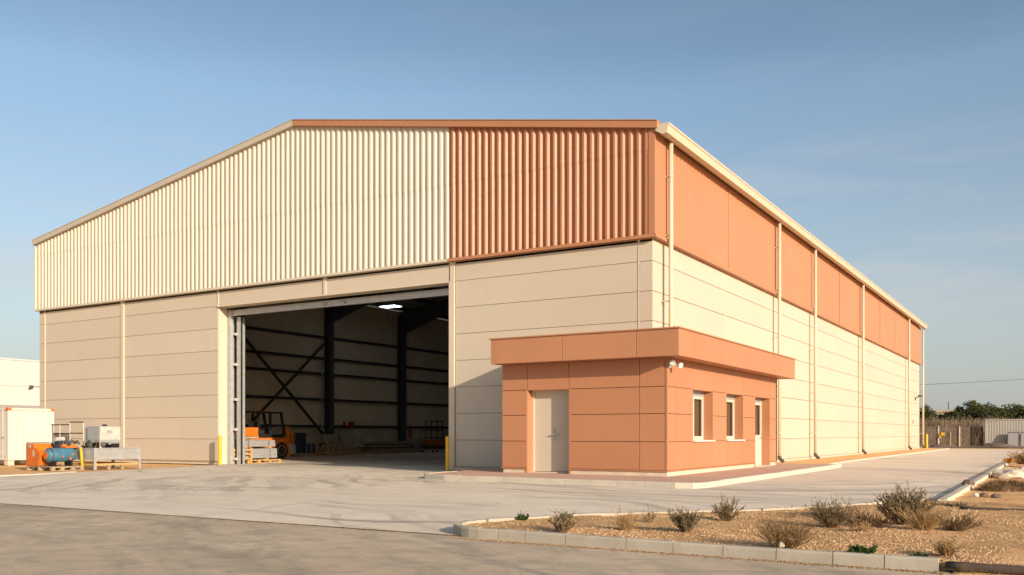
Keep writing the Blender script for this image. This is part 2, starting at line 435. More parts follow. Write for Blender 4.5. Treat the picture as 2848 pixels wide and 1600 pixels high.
# raised planting bed, its kerb and gravel
back = [(3.86, -14.98), (3.62, -14.82), (3.52, -14.6), (3.56, -14.3), (3.75, -13.86), (4.25, -12.85), (5.3, -11.65), (6.05, -10.8), (7.1, -8.9), (7.75, -7.4)]
bed_edge = back[:4:-1] + [(4.25, -12.85), (3.85, -13.66), (3.64, -14.1)] + [(4.17 + .62 * math.cos(math.radians(a)), -14.51 + .62 * math.sin(math.radians(a))) for a in range(150, 271, 12)] + [(4.45, -15.135), (4.8, -15.15), (5.3, -15.17), (6.0, -15.2), (7.0, -15.22), (8.0, -15.23), (8.85, -15.2)]
def kerb_strip(name, line, width, h, mat, stone=.5, side=1, z0=-.02, gap=.009, chamfer=.018):
    """kerb stones along a polyline; side=+1 puts the stone to the left of the travel direction"""
    m = MB()
    pts = [Vector((x, y, 0)) for x, y in line]
    segs = []
    for a, b in zip(pts, pts[1:]):
        L = (b - a).length; n = max(1, round(L / stone))
        for k in range(n): segs.append((a.lerp(b, k / n), a.lerp(b, (k + 1) / n)))
    for a, b in segs:
        d = (b - a).normalized(); nrm = Vector((-d.y, d.x, 0)) * side
        hh = h + random.uniform(-.004, .004)
        A = a + d * gap / 2; B = b - d * gap / 2
        prof = [(0, z0), (0.004, hh - chamfer), (chamfer, hh), (width, hh), (width, z0)]
        n = len(prof)
        vs = [A + nrm * u + Vector((0, 0, z)) for u, z in prof] + [B + nrm * u + Vector((0, 0, z)) for u, z in prof]
        m.add(vs, [tuple(range(n)), tuple(range(n, 2 * n))[::-1]] + [(i, (i + 1) % n, n + (i + 1) % n, n + i) for i in range(n)])
    # continuous mortar core just behind the stone faces
    for a, b in segs:
        d = (b - a).normalized(); nrm = Vector((-d.y, d.x, 0)) * side
        prof = [(.012, z0), (.012, h - .024), (width - .01, h - .024), (width - .01, z0)]
        vs = [a + nrm * u + Vector((0, 0, z)) for u, z in prof] + [b + nrm * u + Vector((0, 0, z)) for u, z in prof]
        m.add(vs, [(0, 1, 2, 3), (7, 6, 5, 4), (0, 4, 5, 1), (1, 5, 6, 2), (2, 6, 7, 3), (3, 7, 4, 0)])
    return tag(m.build(name, mat), kind='structure')
kerb_strip('planting_bed_kerb', bed_edge, .095, .105, M_kerb, .48, 1)
def bed_z(x, y):
    return .072 + .022 * noise.fractal(Vector((x * 1.7, y * 1.7, 3)), 1, 2, 4)
def back_x(y):
    for (xa, ya), (xb, yb) in zip(back[2:], back[3:]):
        if ya <= y <= yb: return xa + (xb - xa) * (y - ya) / (yb - ya)
    return 3.55 if y < -14.6 else 7.8
def planting_bed():
    m = MB(); ny, nx = 110, 80
    for j in range(ny + 1):
        y = -15.12 + (7.7) * j / ny
        xl = back_x(y) + .06 if y > -14.1 else 4.17 - math.sqrt(max(.0, .56 ** 2 - (-14.51 - y) ** 2))
        for i in range(nx + 1):
            x = xl + (9.6 - xl) * i / nx
            m.v.append((x, max(y, -15.05) if x < 5.2 else y, bed_z(x, y)))
    for j in range(ny):
        for i in range(nx):
            a = j * (nx + 1) + i; m.f.append((a, a + 1, a + nx + 2, a + nx + 1))
    o = len(m.v)
    for i in range(nx + 1): x, y, z = m.v[i]; m.v.append((x, y - .004, -.03))
    for i in range(nx): m.f.append((i, i + 1, o + i + 1, o + i))
    tag(m.build('planting_bed', M_bed, smooth=True), kind='structure')
planting_bed()
def pebbles(name, pts, mat, smin, smax):
    m = MB()
    for (x, y, z) in pts:
        s = random.uniform(smin, smax) * random.choice((.6, .8, 1, 1))
        a = random.random() * 6.28; c, d = math.cos(a), math.sin(a)
        sx, sy, sz = s * random.uniform(.7, 1.4), s * random.uniform(.7, 1.2), s * random.uniform(.4, .8)
        raw = [(sx, 0, 0), (0, sy, .1 * sz), (-sx, .1 * sy, 0), (.1 * sx, -sy, 0), (.15 * sx, .1 * sy, sz), (0, 0, -sz)]
        vs = [(x + p * c - q * d, y + p * d + q * c, z + r + sz * .25) for p, q, r in raw]
        m.add(vs, [(0, 1, 4), (1, 2, 4), (2, 3, 4), (3, 0, 4), (1, 0, 5), (2, 1, 5), (3, 2, 5), (0, 3, 5)])
    return tag(m.build(name, mat), kind='stuff')
P = []
while len(P) < 14000:
    y = -15.08 + 6.5 * random.random() ** 1.7; xl = back_x(y) + .1
    x = xl + (9.4 - xl) * random.random()
    if noise.noise(Vector((x * .8, y * .8, 9))) < -.02 and random.random() < .8: continue
    if x < 4.17 and y < -14.2 and (x - 4.17) ** 2 + (y + 14.51) ** 2 > .52 ** 2: continue
    if x < 5.2 and y < -15.05: continue
    P.append((x, y, bed_z(x, y)))
LP = list(P)
tag(pebbles('gravel', P, M_pebble, .006, .017), 'coarse tan gravel covering the planting bed')
P = []
for k in range(2600):
    t = random.random(); x = 3.9 + 5.0 * t; P.append((x, -15.24 - abs(random.gauss(0, .045)), -.006))
for k in range(1500):
    x = -9 + 13 * random.random(); P.append((x, -15.075 + random.gauss(0, .018), -.004))
for k in range(1800):
    x = 2.07 + random.gauss(0, .03); P.append((x, 9 + 45 * random.random() ** 1.5, 0))
for k in range(900):
    t = random.random() * (len(verge) - 2); i = int(t); a, b = verge[i], verge[i + 1]; f = t - i
    P.append((a[0] + (b[0] - a[0]) * f - abs(random.gauss(0, .15)), a[1] + (b[1] - a[1]) * f + random.gauss(0, .1), 0))
tag(pebbles('grit', P, M_grit, .004, .016), 'brown grit along kerbs and slab joints')
P = [(8.05 + 6 * random.random() ** 1.8, -14.6 + 30 * random.random() ** 1.5, .03) for k in range(1800)]
tag(pebbles('loose_stones', P, M_pebble, .008, .03), 'loose stones scattered over the sandy ground')

# pavement round the office
pav = [(-4.62, -4.25), (-4.35, -4.62), (-3.6, -4.83), (-2.6, -4.92), (-.7, -5.02), (1.3, -5.12), (2.7, -5.27), (3.0, -5.2), (3.14, -4.9), (3.12, -3.0), (3.12, 1), (3.1, 7), (3.05, 9.3)]
sheet('pavement', [(x, y) for x, y in pav] + [(.0, 9.3), (.0, -.004), (-6.6, -.004), (-6.6, -.2), (-5.4, -.9), (-4.75, -2.6)], .108, M_paver, thick=.15)
kerb_strip('pavement_kerb', [(-4.9, -2.6), (-4.72, -4.22)] + [(x, y - .06) for x, y in pav[1:7]] + [(3.07, -5.24), (3.22, -4.9), (3.2, -3), (3.2, 1), (3.18, 7), (3.12, 9.4)], .12, .12, M_kerbc, .62, 1)
m = MB()
m.prism([(0.03, 9.35, 0), (3.05, 9.35, 0), (2.2, 11.5, 0), (2.05, 16, 0), (2.05, 54.1, 0), (0.03, 54.1, 0)], (0, 0, -.03), (0, 0, .045))
tag(m.build('building_verge', M_dirt), kind='structure')
kerb_strip('verge_kerb', [(2.3, 11.4), (2.12, 16), (2.12, 35), (2.12, 54.1)], .12, .055, M_kerbc, 1.0, 1)
kerb_strip('yard_edge_kerb', [(-14.98, -15.0), (-14.9, -9.7), (-14.95, -8.5), (-15.6, -7.0)], .14, .035, M_kerbc, 1.0, 1)
kerb_strip('road_kerb', [(8.0, -7.6), (7.93, 2.5), (7.82, 12.5), (7.82, 30), (7.82, 54)], .13, .105, M_kerbc, .9, -1)

# ------------------------------------------------------------------ warehouse
WX = -29.0; D = 54.0; ZC = 6.6
RX, RZ = -13.45, 12.02
def roof(x):
    return 9.52 + (x + 29.1) / (RX + 29.1) * (RZ - 9.52) if x < RX else RZ + (x - RX) / (.25 - RX) * (9.56 - RZ)
wh = thing('warehouse', 'large cream steel warehouse with corrugated gable, terracotta corner and open doorway', 'warehouse', (-14.5, 0, 0))
rows = [.125 + .833 * k for k in range(8)] + [6.58]
def panels_front(segs, zs, x_mat, name, y=0.0, skip=None, t=.05, gap=.010, parent=wh, bevel=.006):
    m = MB()
    for a, b in segs:
        for z0, z1 in zip(zs, zs[1:]):
            if skip and skip(a, b, z0, z1): continue
            m.box(a + gap * .6, b - gap * .6, y, y + t, z0 + gap, z1 - gap * .2)
    return m.build(name, x_mat, parent, bevel=bevel)
# front wall lower: backing with the doorway left open, panels proud of it
m = MB()
m.box(WX + .02, -17.53, .05, .22, 0, 6.7); m.box(-6.78, -.06, .05, .22, 0, 6.7); m.box(-17.53, -6.78, .05, .22, 5.958, 6.7)
m.build('front_wall', M_joint, wh)
panels_front([(WX, -28.6), (-28.55, -23.28), (-23.06, -17.53)], rows[:8] + [6.57], M_cream, 'front_panels')
panels_front([(-6.64, -.45), (-.40, 0)], rows[:8] + [6.57], M_cream, 'front_panels')
panels_front([(-17.5, -12.2), (-12.05, -6.88)], [5.955, 6.57], M_cream, 'lintel_panels', bevel=.006)
m = MB()
m.box(-23.27, -23.07, -.045, .04, .1, 6.57); m.box(-28.6, -28.55, -.03, .05, .1, 6.57)
m.box(-12.19, -12.06, -.035, .04, 5.96, 6.57); m.box(-6.87, -6.66, -.05, .05, .02, 5.95); m.box(-6.84, -6.66, -.03, .05, 5.96, 6.57)
m.box(-.445, -.405, -.012, .05, .1, 6.57); m.box(-17.53, -17.47, -.025, .04, 5.96, 6.57)
m.pieces('joint_cover', M_trim, wh, .008)
m = MB(); m.box(-17.52, -6.66, -.06, .05, 5.925, 5.965); m.build('lintel_trim', M_trim, wh, bevel=.006)
m = MB(); m.box(-17.525, -17.49, .001, .42, 0, 5.925); m.box(-17.5, -6.8, .06, .42, 5.93, 5.955); m.box(-6.84, -6.79, .06, .42, 0, 5.925)
m.pieces('door_reveal', M_trim, wh)
m = MB(); m.box(WX + .03, -17.56, .03, .3, 0, .11); m.box(-6.7, -.02, .03, .3, 0, .11); m.pieces('front_plinth', M_plinth, wh)
m = MB(); m.box(WX, -17.53, -.02, .05, .105, .125); m.box(-6.66, 0, -.02, .05, .105, .125); m.pieces('base_trim', M_joint, wh)
# side wall lower (right)
ys = [0, .64, .69, 6.28, 6.32, 11.95, 12.0, 17.94, 18.0, 23.86, 23.91, 29.2, 29.25, 35.5, 35.56, 41.12, 41.18, 46.4, 46.46, 53.4, 53.45, D]
m = MB()
for k in range(0, len(ys), 2):
    for z0, z1 in zip(rows[:8] + [6.57], rows[1:8] + [6.57]):
        if z1 > z0: m.box(-.05, 0, ys[k] + (.052 if k == 0 else .008), ys[k + 1] - .008, z0 + .013, z1 - .003)
m.build('side_panels', M_cream, wh, bevel=.006)
m = MB(); m.box(-.22, -.05, .22, D - .05, 0, 6.7); m.build('side_wall', M_joint, wh)
m = MB()
for y in ys[1:-1:2]: m.box(-.045, -.006, y, y + .05, .12, 6.57)
m.pieces('side_joint_strip', M_trim, wh)
m = MB(); m.box(-.2, .035, .0, D, 0, .1); m.build('side_plinth', M_kerbc, wh)
m = MB(); m.box(-.2, .02, .0, D, .1, .122); m.build('side_base_trim', M_joint, wh)
# left and back walls
m = MB(); m.box(WX, WX + .12, .1, D, 0, 9.45); m.build('left_wall', M_cream, wh)
m = MB(); m.box(WX + .12, 0, D - .12, D, 0, 9.4); m.prism([(WX + .1, D - .12, 9.4), (0, D - .12, 9.4), (RX, D - .12, 11.8)], (0, 0, 0), (0, .12, 0)); m.build('back_wall', M_cream, wh)
# corrugated cladding, front gable
def corr_front(x0, x1, name, mat, pitch=.24, depth=.044, y=-.08):
    m = MB(); prof = []; x = x0
    while x < x1 - 1e-4:
        for dx, d in ((0, 0), (.085, 0), (.13, depth), (.195, depth)):
            if x + dx < x1: prof.append((x + dx, y - d))
        x += pitch
    prof.append((x1, y))
    if x0 < RX < x1:
        prof.append((RX, y)); prof.sort()
    n = len(prof)
    for (a, b) in prof: m.v += [(a, b, ZC), (a, b, 9.06), (a, b - .007, 9.0), (a, b - .004, roof(a) - .02)]
    for i in range(n - 1):
        for q in (0, 2): m.f.append((4 * i + q, 4 * i + 4 + q, 4 * i + 5 + q, 4 * i + 1 + q))
    o = m.build(name, mat, wh); sm = MB(); k = 0
    for (a, b) in prof[2::8]:
        for z in (6.75, 7.9, 9.1): sm.box(a + .025, a + .045, b - .012, b - .0, z, z + .02)
    s_ = sm.build('screw_row', M_galv, o); s_['kind'] = 'stuff'
    return o
corr_front(WX - .04, -6.83, 'gable_cladding', M_sheet, 22.21 / 93, .044)
corr_front(-6.83, -.07, 'terracotta_gable_cladding', M_terras, 6.76 / 28, .058)
m = MB(); m.add([(WX, -.02, ZC), (.0, -.02, ZC), (.0, -.02, roof(0) - .05), (RX, -.02, RZ - .05), (WX, -.02, roof(WX) - .05)], [(0, 1, 2, 3, 4)])
m.prism([(WX, -.02, 6.5), (0, -.02, 6.5), (0, -.02, 9.4), (RX, -.02, 11.85), (WX, -.02, 9.4)], (0, .02, 0), (0, .12, 0)); m.build('gable_backing', M_liner, wh)
m = MB(); m.prism([(-.075, -.15, ZC), (.125, -.15, ZC), (.125, .66, ZC), (-.02, .66, ZC), (-.02, -.03, ZC), (-.075, -.03, ZC)], (0, 0, 0), (0, 0, 2.955)); m.build('corner_trim', M_terra, wh, bevel=.008)
m = MB(); m.box(WX - .12, -6.83, -.19, .0, 6.57, 6.605); m.box(WX - .12, -6.83, -.19, -.165, 6.605, 6.65); m.box(WX - .12, WX - .06, -.165, .1, 6.6, 9.4); m.build('drip_trim', M_sheet, wh)
m = MB(); m.box(-6.83, .17, -.19, .0, 6.57, 6.605); m.box(-6.83, .17, -.19, -.165, 6.605, 6.66)
m.box(.0, .17, .0, D, 6.57, 6.605); m.box(.145, .17, -.165, D, 6.605, 6.66); m.build('terracotta_drip_trim', M_terra, wh)
# corrugated cladding, side
def corr_side(y0, y1, name, mat, pitch=.30, depth=.012, x=.085):
    m = MB(); prof = []; y = y0
    while y < y1 - 1e-4:
        for dy, d in ((0, 0), (.10, 0), (.15, depth), (.25, depth)):
            if y + dy < y1: prof.append((y + dy, x + d))
        y += pitch
    prof.append((y1, x)); n = len(prof)
    for (a, b) in prof: m.v += [(b, a, ZC), (b, a, 9.46)]
    for i in range(n - 1): m.f.append((2 * i, 2 * i + 2, 2 * i + 3, 2 * i + 1))
    return m.build(name, mat, wh)
corr_side(.66, D, 'terracotta_side_cladding', M_terra_side)
m = MB(); m.box(0, .06, .1, D - .05, 6.6, 9.5); m.build('side_cladding_backing', M_tjoint, wh)
m = MB()
for y in (6.3, 23.88, 35.53, 41.15): m.box(.06, .116, y - .025, y + .025, ZC, 9.44)
m.pieces('side_cladding_strip', M_terra, wh)
# gable fascia
def fascia(xa, xb, name, mat, h=.2):
    m = MB(); za, zb = roof(xa), roof(xb)
    m.prism([(xa, -.24, za - h + .16), (xb, -.24, zb - h + .16), (xb, -.24, zb + .16), (xa, -.24, za + .16)], (0, 0, 0), (0, .2, 0))
    m.prism([(xa, -.26, za + .16), (xb, -.26, zb + .16), (xb, -.26, zb + .185), (xa, -.26, za + .185)], (0, 0, 0), (0, .4, 0))
    return m.build(name, mat, wh, bevel=.006)
fascia(WX - .15, RX, 'gable_fascia', M_fascia)
fascia(RX, .22, 'terracotta_gable_fascia', M_terra)
# roof slabs
m = MB()
for xa, xb in ((WX - .15, RX), (RX, .3)):
    za, zb = roof(xa), roof(xb)
    m.prism([(xa, -.03, za), (xb, -.03, zb), (xb, -.03, zb + .12), (xa, -.03, za + .12)], (0, 0, 0), (0, D + .15, 0))
m.build('roof', M_roof, wh)
# gutter
m = MB()
m.prism([(.15, -.2, 9.46), (.36, -.2, 9.34), (.49, -.2, 9.37), (.53, -.2, 9.56), (.56, -.2, 9.58), (.56, -.2, 9.63), (.15, -.2, 9.63)], (0, 0, 0), (0, D + .45, 0))
m.build('gutter', M_gutter, wh, bevel=.006)
def downpipe(y, r):
    m = MB(); x = .27
    m.tube((x, y, .24), (x, y, 9.36), r, 14)
    o = m.build('downpipe', M_gutter, wh, smooth=False)
    for p in o.data.polygons: p.use_smooth = len(p.vertices) == 4
    for z in (1.2, 3.0, 4.9, 6.75, 8.4):
        b = MB(); b.tube((x, y, z - .02), (x, y, z + .02), r + .012, 14); b.box(0.02, x, y - r * .5, y + r * .5, z - .015, z + .015)
        b.build('pipe_clip', M_gutter, o)
    s = MB(); s.tube((x, y, .3), (x, y, .2), r + .012, 10); s.tube((x, y, .22), (x + .16, y - .03, .07), r + .005, 10); s.build('pipe_shoe', M_scrap, o)
for y, r in ((.66, .066), (12.05, .066), (18.0, .066), (29.2, .07), (46.45, .075), (53.9, .07)): downpipe(y, r)
# roller door frame and raised leaf
m = MB(); m.box(-7.05, -6.86, .42, .56, 0, 5.85); m.build('guide_rail', M_galv, wh, bevel=.008)
m = MB(); m.box(-17.49, -17.3, .425, .56, 0, 5.85); m.box(-17.49, -17.45, .56, .8, 0, 5.85)
m.build('guide_rail', M_galv, wh, bevel=.008)
m = MB(); m.box(-17.22, -16.96, .62, .70, 0, 5.6); m.box(-16.99, -16.96, .62, .82, 0, 5.6); m.box(-17.22, -17.19, .62, .82, 0, 5.6)
m.build('guide_rail', M_galv, wh, bevel=.006)
m = MB()
for z in (.16, 1.28, 2.42, 3.75, 4.9): m.box(-17.34, -17.16, .5, .68, z, z + .09)
m.pieces('rail_bracket', M_alum, wh)
m = MB(); m.box(-17.3, -17.2, .72, .86, 0, 5.7); m.build('rail_gap_shade', M_black, wh)  # black strip stands in for the shaded gap between the guide rails
m = MB(); m.box(-17.4, -6.9, .5, .58, 5.69, 5.86); m.box(-17.4, -6.9, .48, .62, 5.64, 5.69); m.box(-17.4, -6.9, .46, .5, 5.78, 5.80)
sh = m.build('door_leaf', M_alum, wh, bevel=.006)
for x in (-12.6, -11.7): m = MB(); m.lathe([(0, .06), (.03, .06), (.05, .03)], (x, .46, 5.74), (0, -1, 0), 12); m.build('door_knob', M_galv, sh)
# interior frame
def portal(y, name='portal_frame', mat=None):
    m = MB()
    for s, x in ((1, -28.72), (-1, -.28)):
        xa, xb = x, x + s * .46
        m.box(xa, xb, y - .02, y + .02, 0, 9.1)
        for xx in (xa, xb): m.box(xx - .02, xx + .02, y - .16, y + .16, 0, 9.1)
        # haunch and rafter
        xe = x + s * .46; xm = x + s * 5.6; xr = RX
        zr = roof(x) - .2; 
        for zoff, th in ((0, .04), ):
            pass
        pts_top = [(x, roof(x) - .28), (xm, roof(xm) - .28), (xr, RZ - .28)]
        pts_bot = [(xe, 7.95), (xm, roof(xm) - .85), (xr, RZ - .85)]
        for k in range(2):
            a, b, c, d = pts_top[k], pts_top[k + 1], pts_bot[k + 1], pts_bot[k]
            m.prism([(a[0], y - .015, a[1]), (b[0], y - .015, b[1]), (c[0], y - .015, c[1]), (d[0], y - .015, d[1])], (0, 0, 0), (0, .03, 0))
            m.bar((d[0], y, d[1]), (c[0], y, c[1]), .3, .03); m.bar((a[0], y, a[1]), (b[0], y, b[1]), .3, .03)
    return m.build(name, mat or M_steel, wh)
for y in (11.0, 18.0, 25.1, 32.2): portal(y)
for z in (1.62, 3.23, 4.78, 5.72, 7.0):
    m = MB(); m.box(-28.76, -28.6, .3, D - .3, z - .075, z + .075); m.build('girt', M_girt, wh)
m = MB(); m.bar((-28.5, 11.2, 6.5), (-28.5, 17.7, .95), .08, .15); m.build('cross_brace', M_girt, wh)
m = MB(); m.bar((-28.42, 17.7, 6.75), (-28.42, 11.2, 1.35), .08, .13); m.build('cross_brace', M_girt, wh)
m = MB()
for k in range(8):
    f = k / 7
    for s in (0, 1):
        x = WX + .8 + f * (RX - WX - 1) if s == 0 else RX + .2 + f * (-RX - 1)
        m.box(x - .04, x + .04, .3, D - .3, roof(x) - .24, roof(x) - .02)
m.pieces('purlin', M_girt, wh)
m = MB(); m.box(-28.88, -28.7, .25, D - .15, 0, 1.52); m.build('concrete_wall', M_conwall, wh)
def liner():
    m = MB(); y = .25; prof = []
    while y < D - .3: prof += [(y, -28.8), (y + .17, -28.8), (y + .19, -28.785), (y + .21, -28.8)]; y += .23
    for a, b in prof: m.v += [(b, a, 1.52), (b, a, 9.35)]
    for i in range(len(prof) - 1): m.f.append((2 * i, 2 * i + 2, 2 * i + 3, 2 * i + 1))
    m.build('liner_wall', M_liner, wh)
liner()
m = MB(); m.tube((-28.55, 17.45, 0.1), (-28.55, 17.45, 5.5), .05, 8); m.build('service_pipe', M_galv, wh)
# ceiling lamps
def ceiling_light(loc, label):
    t = thing('ceiling_light', label, 'ceiling light', loc, group='lit lamps under the warehouse roof')
    m = MB(); m.box(-.58, .58, -.38, .38, .02, .1); m.bar((-.5, 0, .1), (-.5, 0, 1.0), .03, .03); m.bar((.5, 0, .1), (.5, 0, 1.0), .03, .03); m.build('housing', M_galv, t, local=True)
    m = MB(); m.box(-.54, -.06, -.34, .34, 0, .03); m.box(.06, .54, -.34, .34, 0, .03); m.build('diffuser', M_lamp, t, local=True)
ceiling_light((-23.55, 17.75, 8.5), 'glowing rectangular lamp high under the warehouse roof left of the tapered rafter')
ceiling_light((-21.0, 26.5, 8.55), 'lit lamp deep in the hall just beside the right door jamb')
# lamps and outlet on the far end of the side wall
t = thing('wall_lamp', 'small dark bracket lamp high on the far end of the sunlit side wall', 'wall lamp', (0, 51.4, 3.75))
m = MB(); m.box(0, .06, 51.3, 51.5, 3.7, 3.9); m.bar((.05, 51.4, 3.85), (.3, 51.4, 4.0), .06, .06); m.build('bracket', M_steel, t)
m = MB(); m.box(.22, .5, 51.2, 51.6, 3.96, 4.1); m.build('lamp_head', M_steel, t, bevel=.02)
m = MB(); m.box(.0, .07, 50.1, 50.3, 1.92, 2.2); tag(recentre(m.build('outlet_box', M_grey)), 'small grey box low on the far end of the side wall', 'outlet box')

# ------------------------------------------------------------------ office annex
off = thing('office_annex', 'small terracotta panelled office with flat overhanging roof against the warehouse corner', 'office', (-1.0, 2.4, .1))
FX0, FX1, FY, SY = -3.36, 1.42, -2.5, 7.42
zr = [.245, .96, 1.655, 2.325, 3.03]
fx = [FX0, -2.57, -1.31, .677, 1.355, FX1]
def office_front():
    m = MB(); bk = MB()
    for i, (a, b) in enumerate(zip(fx, fx[1:])):
        for k, (z0, z1) in enumerate(zip(zr, zr[1:])):
            if i == 1 and k < 3: continue
            if i == 4:
                continue
            m.box(a + .008, b - .008, FY, FY + .04, z0 + .008, z1 - .008)
    m.box(fx[4] + .006, FX1, FY - .006, FY + .04, zr[0], 3.03)
    m.build('front_panels', M_terra, off, bevel=.004)
    bk.box(FX0, fx[1], FY + .035, FY + .2, .1, 3.03); bk.box(fx[2], FX1 - .05, FY + .035, FY + .2, .1, 3.03); bk.box(fx[1], fx[2], FY + .035, FY + .2, zr[3], 3.03)
    bk.box(FX0, FX0 + .15, FY + .2, -.005, .1, 3.03)
    bk.build('front_wall', M_tjoint, off)
office_front()
sy = [FY, -1.98, -.71, .87, 2.05, 3.64, 4.9, 6.54, SY]
def office_side():
    m = MB(); bk = MB()
    for i, (a, b) in enumerate(zip(sy, sy[1:])):
        for k, (z0, z1) in enumerate(zip(zr, zr[1:])):
            if i in (2, 4) and k in (1, 2): continue
            if i == 6 and k < 3: continue
            m.box(FX1 - .04, FX1, a + (.042 if i == 0 else .006), b - .006, z0 + .006, z1 - .006)
            bk.box(FX1 - .2, FX1 - .035, a + (.2 if i == 0 else 0), b, z0 if k else .1, z1)
    m.build('side_panels', M_terra, off, bevel=.004); bk.build('side_wall', M_tjoint, off)
    m = MB(); m.box(0.0, FX1, SY - .12, SY, .1, 3.03); m.build('end_wall', M_terra, off)
office_side()
m = MB()
m.box(fx[1] - .05, fx[1] + .004, FY + .003, FY + .26, .1, zr[3]); m.box(fx[2] - .004, fx[2] + .05, FY + .003, FY + .26, .1, zr[3]); m.box(fx[1] + .004, fx[2] - .004, FY + .003, FY + .26, zr[3] - .004, zr[3] + .05)
for a, b, z0 in ((sy[2], sy[3], zr[1]), (sy[4], sy[5], zr[1]), (sy[6], sy[7], .1)):
    m.box(FX1 - .32, FX1 - .003, a - .05, a + .004, z0, zr[3]); m.box(FX1 - .32, FX1 - .003, b - .004, b + .05, z0, zr[3]); m.box(FX1 - .32, FX1 - .003, a + .004, b - .004, zr[3] - .004, zr[3] + .05)
    if z0 > .5: m.box(FX1 - .32, FX1 - .003, a + .004, b - .004, z0 - .05, z0 + .003)
m.pieces('reveal', M_terra, off)
m = MB(); m.box(FX0 + .03, fx[1], FY + .02, FY + .1, .1, .225); m.box(fx[2], FX1 - .02, FY + .02, FY + .1, .1, .225)
m.box(FX1 - .1, FX1 - .02, FY + .1, sy[6], .1, .225); m.box(FX1 - .1, FX1 - .02, sy[7], SY, .1, .225); m.pieces('plinth', M_plinth, off)
m = MB(); m.box(FX0 - .03, fx[1], FY - .03, FY + .02, .225, .245); m.box(fx[2], FX1 + .03, FY - .03, FY + .02, .225, .245); m.box(FX1 - .02, FX1 + .03, FY + .02, sy[6], .225, .245); m.box(FX1 - .02, FX1 + .03, sy[7], SY, .225, .245)
m.pieces('base_trim', M_terra, off)
# front door
dr = MB(); dr.box(fx[1] + .06, fx[2] - .03, FY + .3, FY + .35, .15, 2.27); d = dr.build('door', M_door, off, bevel=.006)
m = MB(); m.box(fx[1] + .006, fx[1] + .06, FY + .262, FY + .36, .11, zr[3]); m.box(fx[2] - .03, fx[2] - .006, FY + .262, FY + .36, .11, zr[3]); m.box(fx[1] + .06, fx[2] - .03, FY + .26, FY + .36, 2.27, zr[3]); m.box(fx[1], fx[2], FY + .2, FY + .36, .11, .14); m.build('door_frame', M_trim, d)
m = MB(); m.box(-1.925, -1.87, FY + .28, FY + .3, .98, 1.30); m.tube((-1.895, FY + .3, 1.14), (-1.895, FY + .22, 1.14), .018, 8); m.tube((-1.94, FY + .225, 1.14), (-1.72, FY + .225, 1.14), .016, 8); m.build('handle', M_galv, d)
# windows on the sunny side
def window(a, b):
    z0, z1 = zr[1] + .03, zr[3]; xf = FX1 - .27
    fr = MB(); zt = z1 - .13
    for y0, y1 in ((a + .006, a + .09), (b - .09, b - .006)): fr.box(xf - .05, xf, y0, y1, z0, zt)
    fr.box(xf - .05, xf, a + .09, b - .09, z0, z0 + .1); fr.box(xf - .05, xf, a + .09, b - .09, zt - .09, zt)
    yc = (a + b) / 2; fr.box(xf - .05, xf, yc - .04, yc + .04, z0 + .1, zt - .09)
    o = fr.build('window', M_pvc, off, bevel=.006)
    m = MB(); m.add([(xf - .03, a + .09, z0 + .1), (xf - .03, b - .09, z0 + .1), (xf - .03, b - .09, zt - .09), (xf - .03, a + .09, zt - .09)], [(0, 1, 2, 3)]); m.build('pane', M_glass, o)
    m = MB(); m.box(xf - .09, xf + .02, a + .006, b - .006, zt, z1 - .006); m.build('shutter_box', M_galv, o)
    m = MB(); m.box(xf - .14, xf - .12, a + .01, b - .01, z0, z1 - .01); m.build('curtain', M_curtain, o)
    m = MB(); m.prism([(xf - .02, a - .0, z0 - .02), (FX1 + .06, a, z0 - .045), (FX1 + .06, a, z0 - .005), (xf - .02, a, z0 + .005)], (0, -.02, 0), (0, b - a + .04, 0)); m.build('sill', M_white_metal, o)
window(sy[2], sy[3]); window(sy[4], sy[5])
def glazed_door(a, b):
    xf = FX1 - .27; z1 = zr[3]
    fr = MB(); fr.box(xf - .05, xf, a + .006, a + .1, .12, z1 - .13); fr.box(xf - .05, xf, b - .1, b - .006, .12, z1 - .13); fr.box(xf - .05, xf, a + .1, b - .1, z1 - .23, z1 - .13)
    fr.box(xf - .05, xf, a + .1, b - .1, .12, 1.12)
    yc = (a + b) / 2; fr.box(xf - .045, xf + .006, yc - .05, yc + .05, .12, z1 - .13)
    o = fr.build('glazed_door', M_pvc, off, bevel=.006)
    m = MB(); m.add([(xf - .03, a + .1, 1.12), (xf - .03, b - .1, 1.12), (xf - .03, b - .1, z1 - .23), (xf - .03, a + .1, z1 - .23)], [(0, 1, 2, 3)]); m.build('pane', M_glass, o)
    m = MB(); m.box(xf - .14, xf - .12, a + .01, b - .01, .13, z1 - .01); m.build('curtain', M_curtain, o)
    m = MB(); m.box(xf - .09, xf + .02, a + .006, b - .006, z1 - .13, z1 - .006); m.build('shutter_box', M_galv, o)
    m = MB(); m.tube((xf, b - .05, 1.05), (xf + .06, b - .05, 1.05), .014, 8); m.tube((xf + .055, b - .05, 1.05), (xf + .055, b - .2, 1.05), .012, 8); m.box(xf, xf + .01, b - .08, b - .03, .96, 1.15); m.build('handle', M_galv, o)
    m = MB(); m.box(xf - .2, FX1 + .02, a, b, .105, .125); m.build('threshold', M_pvc, o)
glazed_door(sy[6], sy[7])
